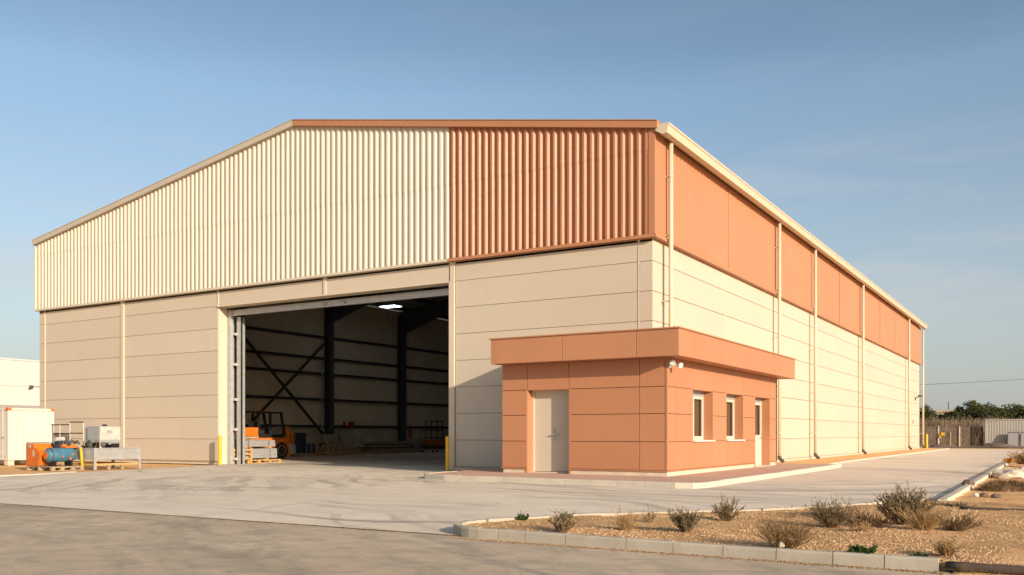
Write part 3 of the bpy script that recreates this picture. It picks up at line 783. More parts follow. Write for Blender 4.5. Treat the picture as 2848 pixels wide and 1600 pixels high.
# roof fascia
GX0, GX1, GY0, GY1, GZ0, GZ1 = -3.38, 1.92, -3.05, 7.82, 3.02, 3.67
m = MB()
for a, b in zip((GX0, GX0 + .1, -1.21, .83), (GX0 + .1, -1.21, .83, GX1)): m.box(a + .006, b - (.006 if b < GX1 else 0), GY0, GY0 + .04, GZ0, GZ1)
for a, b in zip((GY0 + .04, -2.01, .16, 2.19, 4.13, 6.12), (-2.01, .16, 2.19, 4.13, 6.12, GY1)): m.box(GX1 - .04, GX1, a + .006, b - .006, GZ0, GZ1)
m.box(0.005, GX1 - .04, GY1 - .04, GY1, GZ0, GZ1); m.box(GX0, GX0 + .04, GY0 + .042, -.005, GZ0, GZ1)
m.build('roof_fascia', M_terra, off, bevel=.005)
m = MB(); m.box(GX0 + .05, GX1 - .045, GY0 + .045, -.006, GZ0 + .03, GZ1 - .05); m.box(.006, GX1 - .045, -.006, GY1 - .045, GZ0 + .03, GZ1 - .05); m.build('flat_roof', M_tjoint, off)
m = MB(); m.box(GX0 + .02, GX1 - .02, GY0 + .02, -.008, GZ0 + .008, GZ0 + .028); m.box(.008, GX1 - .02, -.008, GY1 - .02, GZ0 + .008, GZ0 + .028); m.build('soffit', M_terra, off)
m = MB(); m.box(GX0 - .04, GX1 + .035, GY0 - .035, -.006, GZ1, GZ1 + .035); m.box(.006, GX1 + .035, -.006, GY1 + .02, GZ1, GZ1 + .035); m.build('roof_cap', M_terra, off, bevel=.005)
for y in (-.13, 2.2, 5.1):
    m = MB(); m.lathe([(0, .06), (.012, .06), (.02, .045)], (1.66, y, GZ0 + .012), (0, 0, -1), 14); m.build('downlight', M_pvc, off)
fl = thing('floodlight', 'twin white spot lamp on the office corner just under the roof overhang', 'floodlight', (1.5, -2.45, 2.78))
m = MB(); m.box(1.42, 1.46, -2.47, -2.33, 2.78, 2.92); m.bar((1.45, -2.4, 2.85), (1.6, -2.42, 2.85), .04, .04); m.build('bracket', M_white_metal, fl)
for p, d in (((1.56, -2.52, 2.90), (.35, -.9, -.25)), ((1.68, -2.38, 2.84), (.85, -.45, -.3))):
    m = MB(); m.lathe([(-.07, .025), (-.03, .055), (.05, .07), (.06, .07), (.05, .055)], p, d, 14); o = m.build('spot_head', M_white_metal, fl, smooth=True)

#PART2
# ------------------------------------------------------------------ neighbouring building, containers, machines
nb = thing('white_building', 'plain white metal building with grey base far behind the storage container', 'building', (-75, 18, 0))
m = MB(); m.box(-95, -62.0, -12, 60, 3.45, 7.05); m.build('wall', M_white, nb)
m = MB(); m.box(-95, -62.06, -11.9, 59.9, 0, 3.45); m.build('base_wall', M_grey, nb)
m = MB(); m.box(-95.1, -61.92, -12.1, 60.1, 7.05, 7.16); m.build('roof_trim', M_white_metal, nb)
m = MB(); m.box(-62.02, -61.98, -12, 60, 4.98, 5.01); m.build('joint', M_grey, nb)
m = MB(); m.box(-62, -61.8, 19.2, 19.45, 4.85, 5.1); m.tube((-61.8, 19.3, 5), (-61.5, 19.0, 4.95), .09, 8); m.tube((-61.95, 19.4, 5.0), (-61.95, 21.2, 5.05), .025, 5)
tag(recentre(m.build('wall_lamp', M_steel)), 'dark lamp with cable on the seam of the white building', 'wall lamp')

sc1 = thing('storage_container', 'rust spotted white storage container standing left of the orange compressor', 'container', (-24.9, -3.5, 0))
def corr_panel(p0, du, L, z0, z1, out, n, depth):
    p0 = Vector(p0); du = Vector(du); out = Vector(out); m = MB(); prof = []
    w = L / n
    for k in range(n):
        for f, d in ((0, 0), (.32, 0), (.5, -depth), (.82, -depth)): prof.append(p0 + du * (w * (k + f)) + out * d)
    prof.append(p0 + du * L)
    for q in prof: m.v += [(q.x, q.y, z0), (q.x, q.y, z1)]
    for i in range(len(prof) - 1): m.f.append((2 * i, 2 * i + 2, 2 * i + 3, 2 * i + 1))
    return m
cx0, cx1, cy0, cy1, cz0, cz1 = -26.2, -23.72, -4.42, -2.62, .17, 2.13
corr_panel((cx1 - .02, cy0 + .1, 0), (0, 1, 0), cy1 - cy0 - .2, cz0 + .12, cz1 - .09, (1, 0, 0), 8, .035).build('side_panel', M_contw, sc1)
m = MB()
for x in (cx0, cx1 - .1):
    for y in (cy0, cy1 - .1): m.box(x, x + .1, y, y + .1, cz0, cz1 - .005)
for y in (cy0, cy1 - .08): m.box(cx0 + .1, cx1 - .1, y, y + .08, cz0 + .004, cz0 + .12); m.box(cx0 + .1, cx1 - .1, y, y + .08, cz1 - .1, cz1 - .008)
for x in (cx0, cx1 - .08): m.box(x, x + .08, cy0 + .1, cy1 - .1, cz0 + .004, cz0 + .13); m.box(x, x + .08, cy0 + .1, cy1 - .1, cz1 - .1, cz1 - .008)
m.build('frame', M_contw, sc1, bevel=.008)
m = MB(); m.box(cx0 + .04, cx1 - .075, cy0 + .09, cy1 - .04, cz0 + .1, cz1 - .03); m.build('body', M_contw, sc1)
m = MB(); m.box(cx0 + .11, (cx0 + cx1) / 2 - .01, cy0 + .02, cy0 + .07, cz0 + .13, cz1 - .11); m.box((cx0 + cx1) / 2 + .01, cx1 - .11, cy0 + .02, cy0 + .07, cz0 + .13, cz1 - .11)
dd = m.build('door', M_contw, sc1, bevel=.01)
for x in (-24.05, -24.45, -25.45, -25.85):
    m = MB(); m.tube((x, cy0 - .01, cz0 + .05), (x, cy0 - .01, cz1 - .05), .018, 8); m.box(x - .03, x + .12, cy0 - .035, cy0 - .02, 1.0, 1.04); m.build('lock_rod', M_galv, dd)
for x in (cx0 - .01, cx1 - .15):
    for y in (cy0 - .01, cy1 - .13):
        m = MB(); m.box(x, x + .16, y, y + .14, cz1 - .11, cz1 + .01); m.build('corner_casting', M_rust, sc1, bevel=.012)
for x in (cx0 + .05, cx1 - .3):
    for y in (cy0 + .02, cy1 - .3): m = MB(); m.box(x, x + .26, y, y + .24, -.02, cz0); m.build('support_block', M_plinth, sc1, bevel=.01)

def pallet(loc, L, W, label, rz=0, mat=None, group=None, H=.14):
    t = thing('wooden_pallet', label, 'pallet', loc, rz, group)
    m = MB(); n = 7
    for k in range(n):
        y = -L / 2 + L * (k + .06) / n; m.box(-W / 2, W / 2, y, y + L / n * .78, H - .022, H)
    m.build('deck', mat or M_wood, t, local=True)
    m = MB()
    for x in (-W / 2 + .05, 0, W / 2 - .05):
        m.box(x - .05, x + .05, -L / 2, L / 2, H - .044, H - .0225); m.box(x - .05, x + .05, -L / 2, L / 2, 0, .022)
        for y in (-L / 2 + .06, -L / 6, L / 6, L / 2 - .06): m.box(x - .05, x + .05, y - .06, y + .06, .0225, H - .0445)
    m.build('stringer', mat or M_wood, t, local=True)
    return t
GP = 'wooden pallets carrying goods'
pallet((-18.2, -6.05, -.02), 1.1, 1.42, 'worn grey pallet outdoors under the orange and blue compressor', 0, M_wood_grey, GP)
cp = thing('air_compressor', 'orange compressor with a faded blue tank on a worn pallet', 'compressor', (-18.2, -6.05, .12))
X, Y, Z = -18.9, -6.6, .13
m = MB(); m.prism([(X, Y, Z), (X + .66, Y, Z - .0), (X + .79, Y, Z + .38), (X + .66, Y, Z + .52), (X + .45, Y, Z + .58), (X + .43, Y, Z + .71), (X, Y, Z + .72)], (0, 0, 0), (0, .05, 0)); m.build('front_panel', M_orange2, cp, bevel=.01)  # front face darker than the cabinet: its shade is put into the orange
m = MB(); m.prism([(X + .01, Y + .05, Z + .02), (X + .6, Y + .05, Z + .02), (X + .6, Y + .05, Z + .42), (X + .44, Y + .05, Z + .5), (X + .44, Y + .05, Z + .71), (X + .01, Y + .05, Z + .71)], (0, 0, 0), (0, .58, 0)); m.build('cabinet', M_orange, cp, bevel=.015)
m = MB(); m.box(X + .05, X + .5, Y - .01, Y + .66, Z + .725, Z + .75); m.build('lid', M_wood_dark, cp)
m = MB(); m.lathe([(0, .07), (.02, .075), (.03, .05)], (X + .22, Y, Z + .62), (0, -1, 0), 14); m.build('gauge', M_galv, cp)
m = MB(); m.box(X + .38, X + .46, Y - .012, Y, Z + .3, Z + .5); m.build('sticker', M_board, cp)
m = MB(); m.lathe([(-.06, .0), (-.05, .11), (0, .20), (.06, .225), (.8, .225), (.87, .20), (.91, .12), (.93, 0)], (-17.9, -6.5, .47), (0, 1, .02), 22); tk = m.build('tank', M_blue, cp, smooth=True)
m = MB(); m.tube((-17.9, -6.56, .47), (-17.9, -6.53, .47), .12, 14); m.build('end_disc', M_orange2, tk)
m = MB(); m.lathe([(0, .225), (0, .245), (.03, .245), (.03, .225)], (-17.9, -6.45, .47), (0, 1, .02), 22); m.build('tank_band', M_scrap, tk)
m = MB()
for y in (-6.35, -5.8): m.box(-18.08, -17.72, y, y + .06, .12, .29)
m.pieces('saddle', M_black, cp)
m = MB(); m.box(-18.55, -18.1, -5.95, -5.55, .6, .84); m.box(-18.45, -18.2, -5.9, -5.6, .84, .93); m.tube((-18.5, -5.7, .8), (-18.0, -5.7, .8), .07, 10); m.build('engine', M_navy, cp, bevel=.012)
m = MB(); m.box(-18.15, -17.85, -5.9, -5.5, .71, .76); m.box(-18.1, -18.02, -5.9, -5.5, .76, .82); m.build('mount', M_orange, cp)
m = MB(); m.tube((-18.35, -5.95, .98), (-18.35, -5.65, .99), .07, 12); m.build('air_filter', M_sack, cp, smooth=False)
for k in range(3): m = MB(); m.tube((-18.05, -5.85 + .12 * k, .80), (-18.05, -5.85 + .12 * k, .92), .035, 10); m.build('cylinder_head', M_scrap, cp)
m = MB(); m.path([(-18.3, -5.6, .9), (-18.05, -5.45, .75), (-17.85, -5.5, .72)], .022, 7); m.path([(-18.45, -6.0, .84), (-18.2, -6.15, .78), (-17.95, -6.2, .70)], .018, 7); m.build('hose', M_rubber, cp)
for y, z, r in ((-6.1, .42, .035), (-5.85, .36, .05), (-5.78, .5, .03)): m = MB(); m.tube((-17.69, y, z), (-17.672, y, z), r, 9); m.build('rust_spot', M_rust, tk)
m = MB(); m.bar((-17.55, -5.52, .1), (-17.58, -5.56, .72), .06, .05); m.build('corner_post', M_yellow, cp)

st = thing('steel_stillage', 'galvanised open steel bin on legs standing in front of the cream wall', 'bin', (-17.75, -4.6, 0))
x0, x1, y0, y1 = -18.5, -17.03, -5.43, -3.72
m = MB(); m.box(x0, x1, y0, y0 + .03, .31, .69); m.box(x0, x1, y1 - .03, y1, .31, .69); m.box(x0, x0 + .03, y0 + .03, y1 - .03, .31, .69); m.box(x1 - .03, x1, y0 + .03, y1 - .03, .31, .69); m.box(x0 + .03, x1 - .03, y0 + .03, y1 - .03, .31, .34)
m.box(x0 - .02, x1 + .02, y0 - .02, y0 - .001, .665, .70); m.box(x1 + .001, x1 + .02, y0, y1 + .02, .665, .70)
m.build('tub', M_galv, st, bevel=.006)
for x in (x0 - .01, x1 - .07):
    for y in (y0 - .01, y1 - .07): m = MB(); m.box(x, x + .08, y, y + .08, -.02, .70); m.build('leg', M_galv, st, bevel=.006)
for x in (x0 + .03, x1 - .05):
    m = MB(); m.box(x - .02, x + .04, y0 + .08, y1 - .08, .13, .19); m.build('runner', M_wood, st)
m = MB(); m.box(x0 + .08, x1 - .08, y0 + .02, y0 + .08, .13, .19); m.build('runner', M_wood, st)
m = MB()
for y in (-4.9, -4.4): m.box(x1 - .08, x1 + .0, y - .04, y + .04, -.02, .13)
m.build('foot', M_wood_grey, st)
cb = thing('metal_cabinet', 'pale grey metal cabinet with small plate standing in the galvanised bin', 'cabinet', (-17.57, -4.72, .34))
bx0, bx1, by0, by1 = -17.92, -17.24, -5.1, -4.33
m = MB(); m.box(bx0, bx1, by0, by1, .86, 1.41); m.box(bx0, bx1, -4.75, by1, .8, .858); m.build('body', M_galv, cb, bevel=.012)
m = MB(); m.box(bx1, bx1 + .012, by0 + .03, by1 - .03, .96, 1.39); m.build('side_door', M_sack, cb, bevel=.004)
m = MB(); m.box(bx1 + .012, bx1 + .02, -4.85, -4.68, 1.17, 1.28); m.build('plate', M_grey, cb)
m = MB(); m.box(bx1 - .3, bx1 + .006, -4.7, -4.38, .68, .84); m.build('recess_shade', M_black, cb)  # black box stands in for the shade inside the cabinet's lower opening
for y in (by0 + .02, by1 - .06): m = MB(); m.box(bx1 - .06, bx1 - .01, y, y + .05, .34, .86); m.build('leg', M_plinth, cb)
for y in (by0 + .02, by1 - .06): m = MB(); m.box(bx0 + .01, bx0 + .06, y, y + .05, .34, .86); m.build('leg', M_plinth, cb)
m = MB(); m.lathe([(0, .05), (.04, .1), (.07, .02)], (-17.5, -4.75, 1.41), (0, 0, 1), 12); m.build('cap', M_navy, cb)
m = MB(); m.tube((-18.1, -4.95, .5), (-18.1, -4.95, 1.33), .085, 14); m.lathe([(0, .085), (.06, .05), (.1, .03)], (-18.1, -4.95, 1.33), (0, 0, 1), 14)
tag(recentre(m.build('gas_cylinder', M_grey, bevel=0)), 'upright grey gas cylinder left of the metal cabinet in the bin', 'gas cylinder')
m = MB(); rr = random.Random(3)
for k in range(80):
    x = rr.uniform(-18.4, -17.15); y = rr.uniform(-5.36, -4.6); z = rr.uniform(.4, .84) if y > -5.12 else rr.uniform(.4, .92); a = Vector((rr.uniform(-1, 1), rr.uniform(-1, 1), rr.uniform(-1, 1))).normalized()
    if rr.random() < .5: m.tube((x, y, z), Vector((x, y, z)) + a * rr.uniform(.06, .2), rr.uniform(.02, .06), 8)
    else: m.lathe([(0, .03), (.0, .08), (.03, .08), (.03, .03)], (x, y, z), a, 10)
tag(recentre(m.build('machine_scrap', M_scrap)), 'jumble of oily gears and pipe ends heaped in the galvanised bin', 'scrap')
gr = thing('guard_rail', 'thin pipe guard rail leaning between the container and the cream wall', 'railing', (-20.4, -4.2, 0))
for x, z in ((-21.28, 1.5), (-20.85, 1.5), (-20.26, 1.57), (-19.48, 1.57)):
    m = MB(); m.tube((x, -4.2, -.02), (x, -4.2, z), .02, 8); m.build('post', M_girt if x < -21 else M_galv, gr)
for a, b, z in ((-21.4, -20.26, 1.48), (-20.28, -19.46, 1.57), (-21.28, -20.26, 1.17), (-20.26, -19.48, 1.18)):
    m = MB(); m.tube((a, -4.2, z), (b, -4.2, z), .02, 8); m.build('rail', M_girt, gr)
m = MB(); m.box(-21.26, -20.3, -4.18, -4.17, .5, 1.16); m.build('mesh_infill', M_net, gr)

def bollard(loc, r, h, label):
    t = thing('bollard', label, 'bollard', loc, 0, 'yellow bollards at the building corners')
    m = MB(); m.lathe([(0, r), (h - .03, r), (h - .008, r * .85), (h, r * .4)], (0, 0, 0), (0, 0, 1), 18); o = m.build('post', M_yellow, t, local=True)
    m = MB(); m.box(-r * 1.5, r * 1.5, -r * 1.5, r * 1.5, -.01, .012); m.build('base_plate', M_steel, t, local=True)
bollard((-16.97, -.38, 0), .062, 1.1, 'yellow bollard at the left jamb of the open doorway')
bollard((-6.70, -.36, 0), .058, 1.08, 'yellow bollard at the right jamb of the open doorway beside the office')
bollard((.42, 54.75, 0), .09, 1.15, 'yellow bollard at the far end of the long side wall')

# ------------------------------------------------------------------ inside the hall
fk = thing('forklift', 'orange forklift with black cab parked inside the doorway on the left', 'forklift', (-21.6, 4.4, .004))
def F(*a): return MB().box(*a)
F(-.6, .6, .5, 2.62, .38, .98).build('body', M_orange, fk, bevel=.05, local=True)
F(-.58, .6, -.02, .92, 1.05, 1.44).build('counterweight', M_orange, fk, bevel=.03, local=True)
F(-.5, .5, .25, 1.0, .9, 1.06).build('chassis_box', M_black, fk, local=True)
F(-.55, .55, .9, 2.5, .97, 1.14).build('cab_floor', M_black, fk, bevel=.02, local=True)
for x in (-.56, .56):
    for p, q in (((x, .9, 1.1), (x, .95, 2.12)), ((x, 1.62, 1.1), (x, 1.62, 2.12)), ((x, 2.5, 1.1), (x, 2.28, 2.12))):
        m = MB(); m.bar(p, q, .09, .09); m.build('cab_post', M_black, fk, local=True)
m = MB(); m.box(-.64, .64, .68, 2.36, 2.1, 2.16); m.build('roof', M_black, fk, bevel=.015, local=True)
F(-.5, .5, .95, 1.6, 2.16, 2.19).build('roof_panel', M_orange2, fk, local=True)
s = F(-.25, .25, 1.15, 1.55, 1.14, 1.32); s.box(-.25, .25, 1.05, 1.2, 1.3, 1.72); s.build('seat', M_rubber, fk, bevel=.03, local=True)
m = MB(); m.tube((0, 2.1, 1.14), (0, 1.92, 1.52), .025, 8); m.lathe([(0, .17), (.02, .18), (.03, .16)], (0, 1.92, 1.52), (0, -.45, .9), 16); m.build('steering_wheel', M_rubber, fk, local=True)
for x, y, r in ((.5, 2.28, .40), (-.5, 2.28, .40), (.48, .75, .30), (-.48, .75, .30)):
    m = MB(); sx = .2 if x > 0 else -.2
    m.lathe([(-.13, r * .6), (-.12, r * .95), (-.08, r), (.08, r), (.12, r * .95), (.13, r * .6)], (x, y, r), (1, 0, 0), 24); wl = m.build('wheel', M_rubber, fk, local=True)
    m = MB(); m.lathe([(-.135, r * .6), (.135, r * .6), (.10, r * .3), (.12, r * .2)], (x, y, r), (1 if x > 0 else -1, 0, 0), 18); m.build('rim', M_yellow if x > 0 else M_steel, wl, local=True)
m = MB(); m.prism([(.6, 1.75, .98), (.6, 1.85, .8), (.6, 2.0, .86), (.6, 2.3, .92), (.6, 2.6, .84), (.6, 2.62, .98)], (-.02, 0, 0), (.06, 0, 0)); m.build('mudguard', M_orange2, fk, local=True)
for x in (-.36, .30): m = MB(); m.box(x, x + .1, 2.82, 2.98, .08, 1.5); m.build('mast_rail', M_orange if x > 0 else M_galv, fk, local=True)
m = MB(); m.box(-.36, .4, 2.84, 2.92, 1.38, 1.48); m.box(-.36, .4, 2.9, 2.96, .3, .4); m.build('mast_crossbar', M_galv, fk, local=True)
for x in (-.25, .15): m = MB(); m.box(x, x + .1, 2.98, 3.02, .1, .6); m.box(x, x + .1, 3.02, 3.9, .1, .14); m.build('fork', M_steel, fk, local=True)

def profiles(loc, nx, nz, L, s, label, mat):
    t = thing('steel_profile_bundle', label, 'steel bundle', loc, 0, 'bundles of steel profiles by the doorway')
    m = MB(); e = MB()
    for i in range(nx):
        for k in range(nz):
            x = (i - (nx - 1) / 2) * s; z = k * s; j = random.uniform(-.03, .03)
            m.box(x - s * .47, x + s * .47, -L / 2 + j, L / 2 + j, z, z + s * .95)
            e.box(x - s * .3, x + s * .3, -L / 2 + j - .004, -L / 2 + j + .001, z + s * .2, z + s * .75)
    m.build('profiles', mat, t, local=True); e.build('profile_ends', M_black, t, local=True)
    m = MB()
    for y in (-L * .28, L * .30): m.box(-nx * s / 2 - .006, nx * s / 2 + .006, y, y + .03, -.004, nz * s + .004)
    m.build('strap', M_steel, t, local=True)
pallet((-17.95, 2.25, .004), 1.75, 1.1, 'sunlit yellow pallet just inside the left jamb under the steel profiles', 0, M_wood, GP)
profiles((-17.95, 2.0, .2), 10, 4, 1.9, .095, 'lower galvanised profile bundle lying on the sunlit pallet', M_galv)
for y, z, w_, lb in ((1.4, .146, .05, 'front timber bearer between the pallet and the lower steel bundle'), (2.4, .146, .05, 'rear timber bearer between the pallet and the lower steel bundle'),
                   (1.3, .588, .06, 'front timber bearer between the two steel bundles'), (2.5, .588, .06, 'rear timber bearer between the two steel bundles')):
    m = MB(); m.box(-18.45, -17.43, y, y + .07, z, z + w_); tag(recentre(m.build('timber_bearer', M_wood)), lb, 'timber', 'timber bearers under the steel bundles')
profiles((-17.95, 2.0, .655), 10, 3, 1.85, .085, 'upper galvanised profile bundle topmost on the sunlit pallet', M_alum)
wf = thing('timber_rack', 'yellow timber rack of posts and rails in front of the steel bundles', 'rack', (-17.4, 1.2, .004))
m = MB(); m.box(-17.40, -17.32, 1.44, 1.52, .0, .62); m.build('post', M_wood, wf)
m = MB(); m.box(-17.40, -17.32, .55, .63, .0, .62); m.build('post', M_wood, wf)
for z in (.16, .34, .5): m = MB(); m.box(-17.39, -17.33, .63, 1.44, z, z + .06); m.build('rail', M_wood, wf)
m = MB(); m.box(-18.5, -17.5, 1.2, 2.6, .93, .95); m.box(-18.4, -17.9, 1.3, 1.9, .95, 1.05); m.tube((-18.1, 1.4, 1.0), (-17.6, 2.1, 1.02), .04, 8)
tag(recentre(m.build('offcuts', M_wood_grey)), 'loose timber offcuts lying on top of the upper steel bundle', 'timber')

pallet((-24.4, 10.9, .004), 2.6, 1.5, 'dark pallet inside by the wall under the blue cabinet and sack', .15, M_wood, GP)
m = MB(); m.lathe([(0, .2), (.05, .27), (.3, .29), (.46, .24), (.52, .12)], (-23.75, 10.0, .145), (0, 0, 1), 14); tag(recentre(m.build('sack', M_sack, smooth=True)), 'pale bulging sack standing left of the blue cabinet inside', 'sack')
bc = thing('blue_cabinet', 'tall dark blue cabinet on a pallet behind the forklift', 'cabinet', (-24.6, 11.2, .145))
F(-.45, .35, -.3, .45, 0, 1.05).build('body', M_navy, bc, bevel=.01, local=True)
F(-.4, .3, -.312, -.3, .08, .98).build('door', M_navy, bc, bevel=.004, local=True)
F(-.46, .36, -.33, .46, 1.05, 1.075).build('top', M_steel, bc, local=True)
m = MB(); m.lathe([(0, .2), (.02, .21), (.5, .21), (.52, .2)], (-24.2, 11.95, .145), (0, 0, 1), 18); tag(recentre(m.build('drum', M_navy, smooth=False)), 'short dark blue drum beside the tall blue cabinet', 'drum')
m = MB(); m.box(-24.0, -23.85, 10.25, 10.4, .15, 1.25); tag(recentre(m.build('orange_upright', M_orange)), 'narrow orange upright between forklift mast and blue cabinet', 'post')

def lumber(cx, cy, L, W, n, seed, name, label, z0, mats, rz=0):
    t = thing(name, label, 'timber stack', (cx, cy, z0), rz, 'timber stacks along the hall wall'); rr = random.Random(seed)
    z = 0; k = 0
    while k < n:
        m = MB(); h = rr.choice((.05, .07, .1)); x = -W / 2
        while x < W / 2 - .1:
            ww = rr.uniform(.1, .2); l = L * rr.uniform(.6, 1); o = rr.uniform(-.5, .5) * (L - l)
            if k < 2 or rr.random() < .75: m.box(x, x + ww * .92, o - l / 2, o + l / 2, z, z + h * .94)
            x += ww
        if m.v: m.build('board_layer', rr.choice(mats), t, local=True)
        z += h + .004; k += 1
    return t
pallet((-24.5, 14.5, .004), 2.9, 1.4, 'dark pallet of timber inside left of the first steel column', 0, M_wood, GP)
lumber(-24.5, 14.5, 2.6, 1.2, 4, 5, 'timber_stack', 'untidy stack of short yellow boards before the first steel column', .145, (M_wood, M_wood_grey))
m = MB(); m.box(-25.0, -24.6, 13.6, 14.9, .44, .6); m.box(-24.95, -24.7, 14.1, 15.2, .6, .72); tag(recentre(m.build('crate', M_wood_grey)), 'low pale crate on top of the yellow board stack', 'crate')
m = MB(); m.box(-24.2, -24.08, 13.1, 13.25, .145, .75); tag(recentre(m.build('timber_post', M_wood)), 'short upright yellow post at the end of the board stack', 'post')
m = MB(); m.prism([(-28.0, 17.0, 0.62), (-27.95, 17.0, .62), (-28.1, 17.0, 1.14), (-28.15, 17.0, 1.14)], (0, 0, 0), (0, 1.25, 0)); o = m.build('leaning_board', M_board); tag(recentre(o), 'framed pale board with dark smear leaning at the first column', 'board')
m = MB(); m.box(-28.3, -27.6, 16.9, 18.3, .01, .62); tag(recentre(m.build('low_chest', M_wood_dark)), 'low dark chest under the framed pale board', 'chest')
m = MB(); m.prism([(-28.05, 18.75, .01), (-28.0, 18.75, .01), (-28.35, 18.75, 1.34), (-28.4, 18.75, 1.34)], (0, 0, 0), (0, 1.2, 0)); tag(recentre(m.build('leaning_board', M_board)), 'plain tall pale board leaning on the concrete wall right of the column', 'board')
pallet((-25.0, 19.2, .004), 4.2, 1.4, 'long dark pallet inside right of the first steel column', 0, M_wood, GP)
lumber(-25.0, 19.2, 4.4, 1.3, 8, 11, 'timber_stack', 'long dark stack of planks and bars midway along the hall wall', .145, (M_wood_dark, M_wood_grey, M_alum, M_wood_grey))
m = MB(); m.box(-25.5, -24.75, 21.9, 22.65, .0, .82); m.box(-25.52, -24.73, 21.88, 22.67, .40, .43); m.box(-25.4, -24.85, 22.0, 22.55, .82, .86); tag(recentre(m.build('wrapped_crate', M_grey, bevel=.02)), 'grey wrapped crate between plank stack and cage trolley', 'crate')
ct_ = thing('cage_trolley', 'black wire cage trolley standing at the right end of the hall goods', 'trolley', (-24.3, 23.05, .004))
m = MB()
for y in (-.9, -.3, .3, .9): m.tube((0, y, .15), (0, y, 1.95), .03, 8)
for z in (.9, 1.4, 1.95): m.tube((0, -.9, z), (0, .9, z), .03, 8)
m.build('cage', M_black, ct_, local=True)
F(-.5, .6, -1.0, 1.0, .14, .2).build('platform', M_alum, ct_, local=True)
F(-.35, .45, -.6, .7, .45, .78).build('orange_box', M_rust, ct_, bevel=.02, local=True)
F(-.35, .45, -.9, .95, .2, .45).build('dark_load', M_wood_dark, ct_, bevel=.02, local=True)
for x in (-.4, .5):
    for y in (-.85, .85): m = MB(); m.tube((x - .03, y, .07), (x + .03, y, .07), .07, 10); m.build('wheel', M_rubber, ct_, local=True)
m = MB(); m.box(-28.55, -28.4, 19.75, 20.2, 1.62, 1.92); tag(recentre(m.build('hose_box', M_red, bevel=.02)), 'red hose box on the girt of the hall wall', 'hose box')
m = MB(); m.lathe([(0, .08), (.2, .09), (.26, .03)], (-28.45, 19.3, 1.66), (0, 0, 1), 12); tag(recentre(m.build('alarm_bell', M_red)), 'small red bell left of the red hose box', 'alarm bell')
ex = thing('fire_extinguisher', 'red fire extinguisher by the second steel column', 'fire extinguisher', (-28.2, 25.6, .9))
m = MB(); m.lathe([(0, .1), (.5, .1), (.58, .04)], (0, 0, 0), (0, 0, 1), 14); m.build('cylinder', M_red, ex, local=True)
m = MB(); m.box(-.02, .1, -.02, .02, .58, .66); m.build('valve', M_black, ex, local=True)

# ------------------------------------------------------------------ far right: container, fence, scrub, trees
c2 = thing('storage_container', 'grey white corrugated container on the far right before the dark trees', 'container', (6.4, 74.6, 0))
ax0, ax1, ay0, ay1, az0, az1 = 3.25, 9.35, 73.4, 75.8, .2, 2.55
corr_panel((ax0 + .12, ay0 + .02, 0), (1, 0, 0), ax1 - ax0 - .24, az0 + .14, az1 - .1, (0, -1, 0), 26, .012).build('front_panel', M_contg, c2)
F(ax0 + .04, ax1 - .04, ay0 + .08, ay1 - .02, az0 + .1, az1 - .04).build('body', M_contg, c2)
m = MB()
for x in (ax0, ax1 - .12): m.box(x, x + .12, ay0, ay0 + .12, az0, az1)
m.box(ax0 + .12, ax1 - .12, ay0 - .01, ay0 + .07, az0, az0 + .14); m.box(ax0 + .12, ax1 - .12, ay0 - .01, ay0 + .07, az1 - .12, az1)
m.build('frame', M_contg, c2, bevel=.01)
for x in (ax0 + .2, ax1 - .5): m = MB(); m.box(x, x + .3, ay0 + .05, ay1 - .05, -.03, az0); m.build('support_block', M_wood_dark, c2)
for x, wd, lb in ((5.15, .98, 'left grey framed panel leaning on the far container'), (6.2, 1.1, 'right grey framed panel leaning on the far container')):
    pn = thing('hoarding', lb, 'hoarding', (x, 72.6, 0), 0, 'grey panels leaning on the far container')
    m = MB(); m.prism([(0, 0, .0), (0, .05, .0), (0, .5, 1.3), (0, .45, 1.3)], (.06, 0, 0), (wd - .06, 0, 0)); m.build('sheet', M_grey, pn, local=True)
    m = MB()
    for u in (0, wd - .06): m.prism([(u, -.02, 0), (u, .06, 0), (u, .52, 1.32), (u, .44, 1.32)], (0, 0, 0), (.06, 0, 0))
    m.prism([(.06, .43, 1.26), (.06, .51, 1.26), (.06, .53, 1.33), (.06, .45, 1.33)], (0, 0, 0), (wd - .12, 0, 0)); m.build('panel_frame', M_steel, pn, local=True)
fc = thing('net_fence', 'brown shade net fence on thin posts beyond the end of the yard', 'fence', (-2, 72, 0))
A = Vector((-16, 63.0, 0)); du = Vector((.8547, .5191, 0))
m = MB(); q = A + du * 22.2; m.add([(A.x, A.y, -.03), (q.x, q.y, -.03), (q.x, q.y, 1.86), (A.x, A.y, 1.86)], [(0, 1, 2, 3)]); m.build('net', M_net, fc)
for x, y, h, mt in ((-14.5, 63.9, 1.9, M_wood_grey), (-11.5, 65.7, 1.9, M_girt), (-8.5, 67.5, 1.9, M_wood_grey), (-5.6, 69.3, 1.9, M_girt), (-3.3, 70.7, 1.9, M_girt), (-.62, 72.15, 1.95, M_plinth), (.36, 72.7, 1.35, M_wood_grey), (1.1, 73.2, 1.92, M_plinth), (2.18, 73.85, 1.95, M_girt), (2.95, 74.3, 1.9, M_girt)):
    m = MB(); m.tube((x, y, -.05), (x, y, h), .055, 8); m.build('post', mt, fc)
m = MB(); m.box(-.4, -.1, 72.0, 72.2, 1.0, 1.3); m.box(-.55, -.4, 72.05, 72.15, .75, 1.15); tag(recentre(m.build('yellow_box', M_yellow, bevel=.03)), 'small dull yellow box on the pale fence post', 'box')
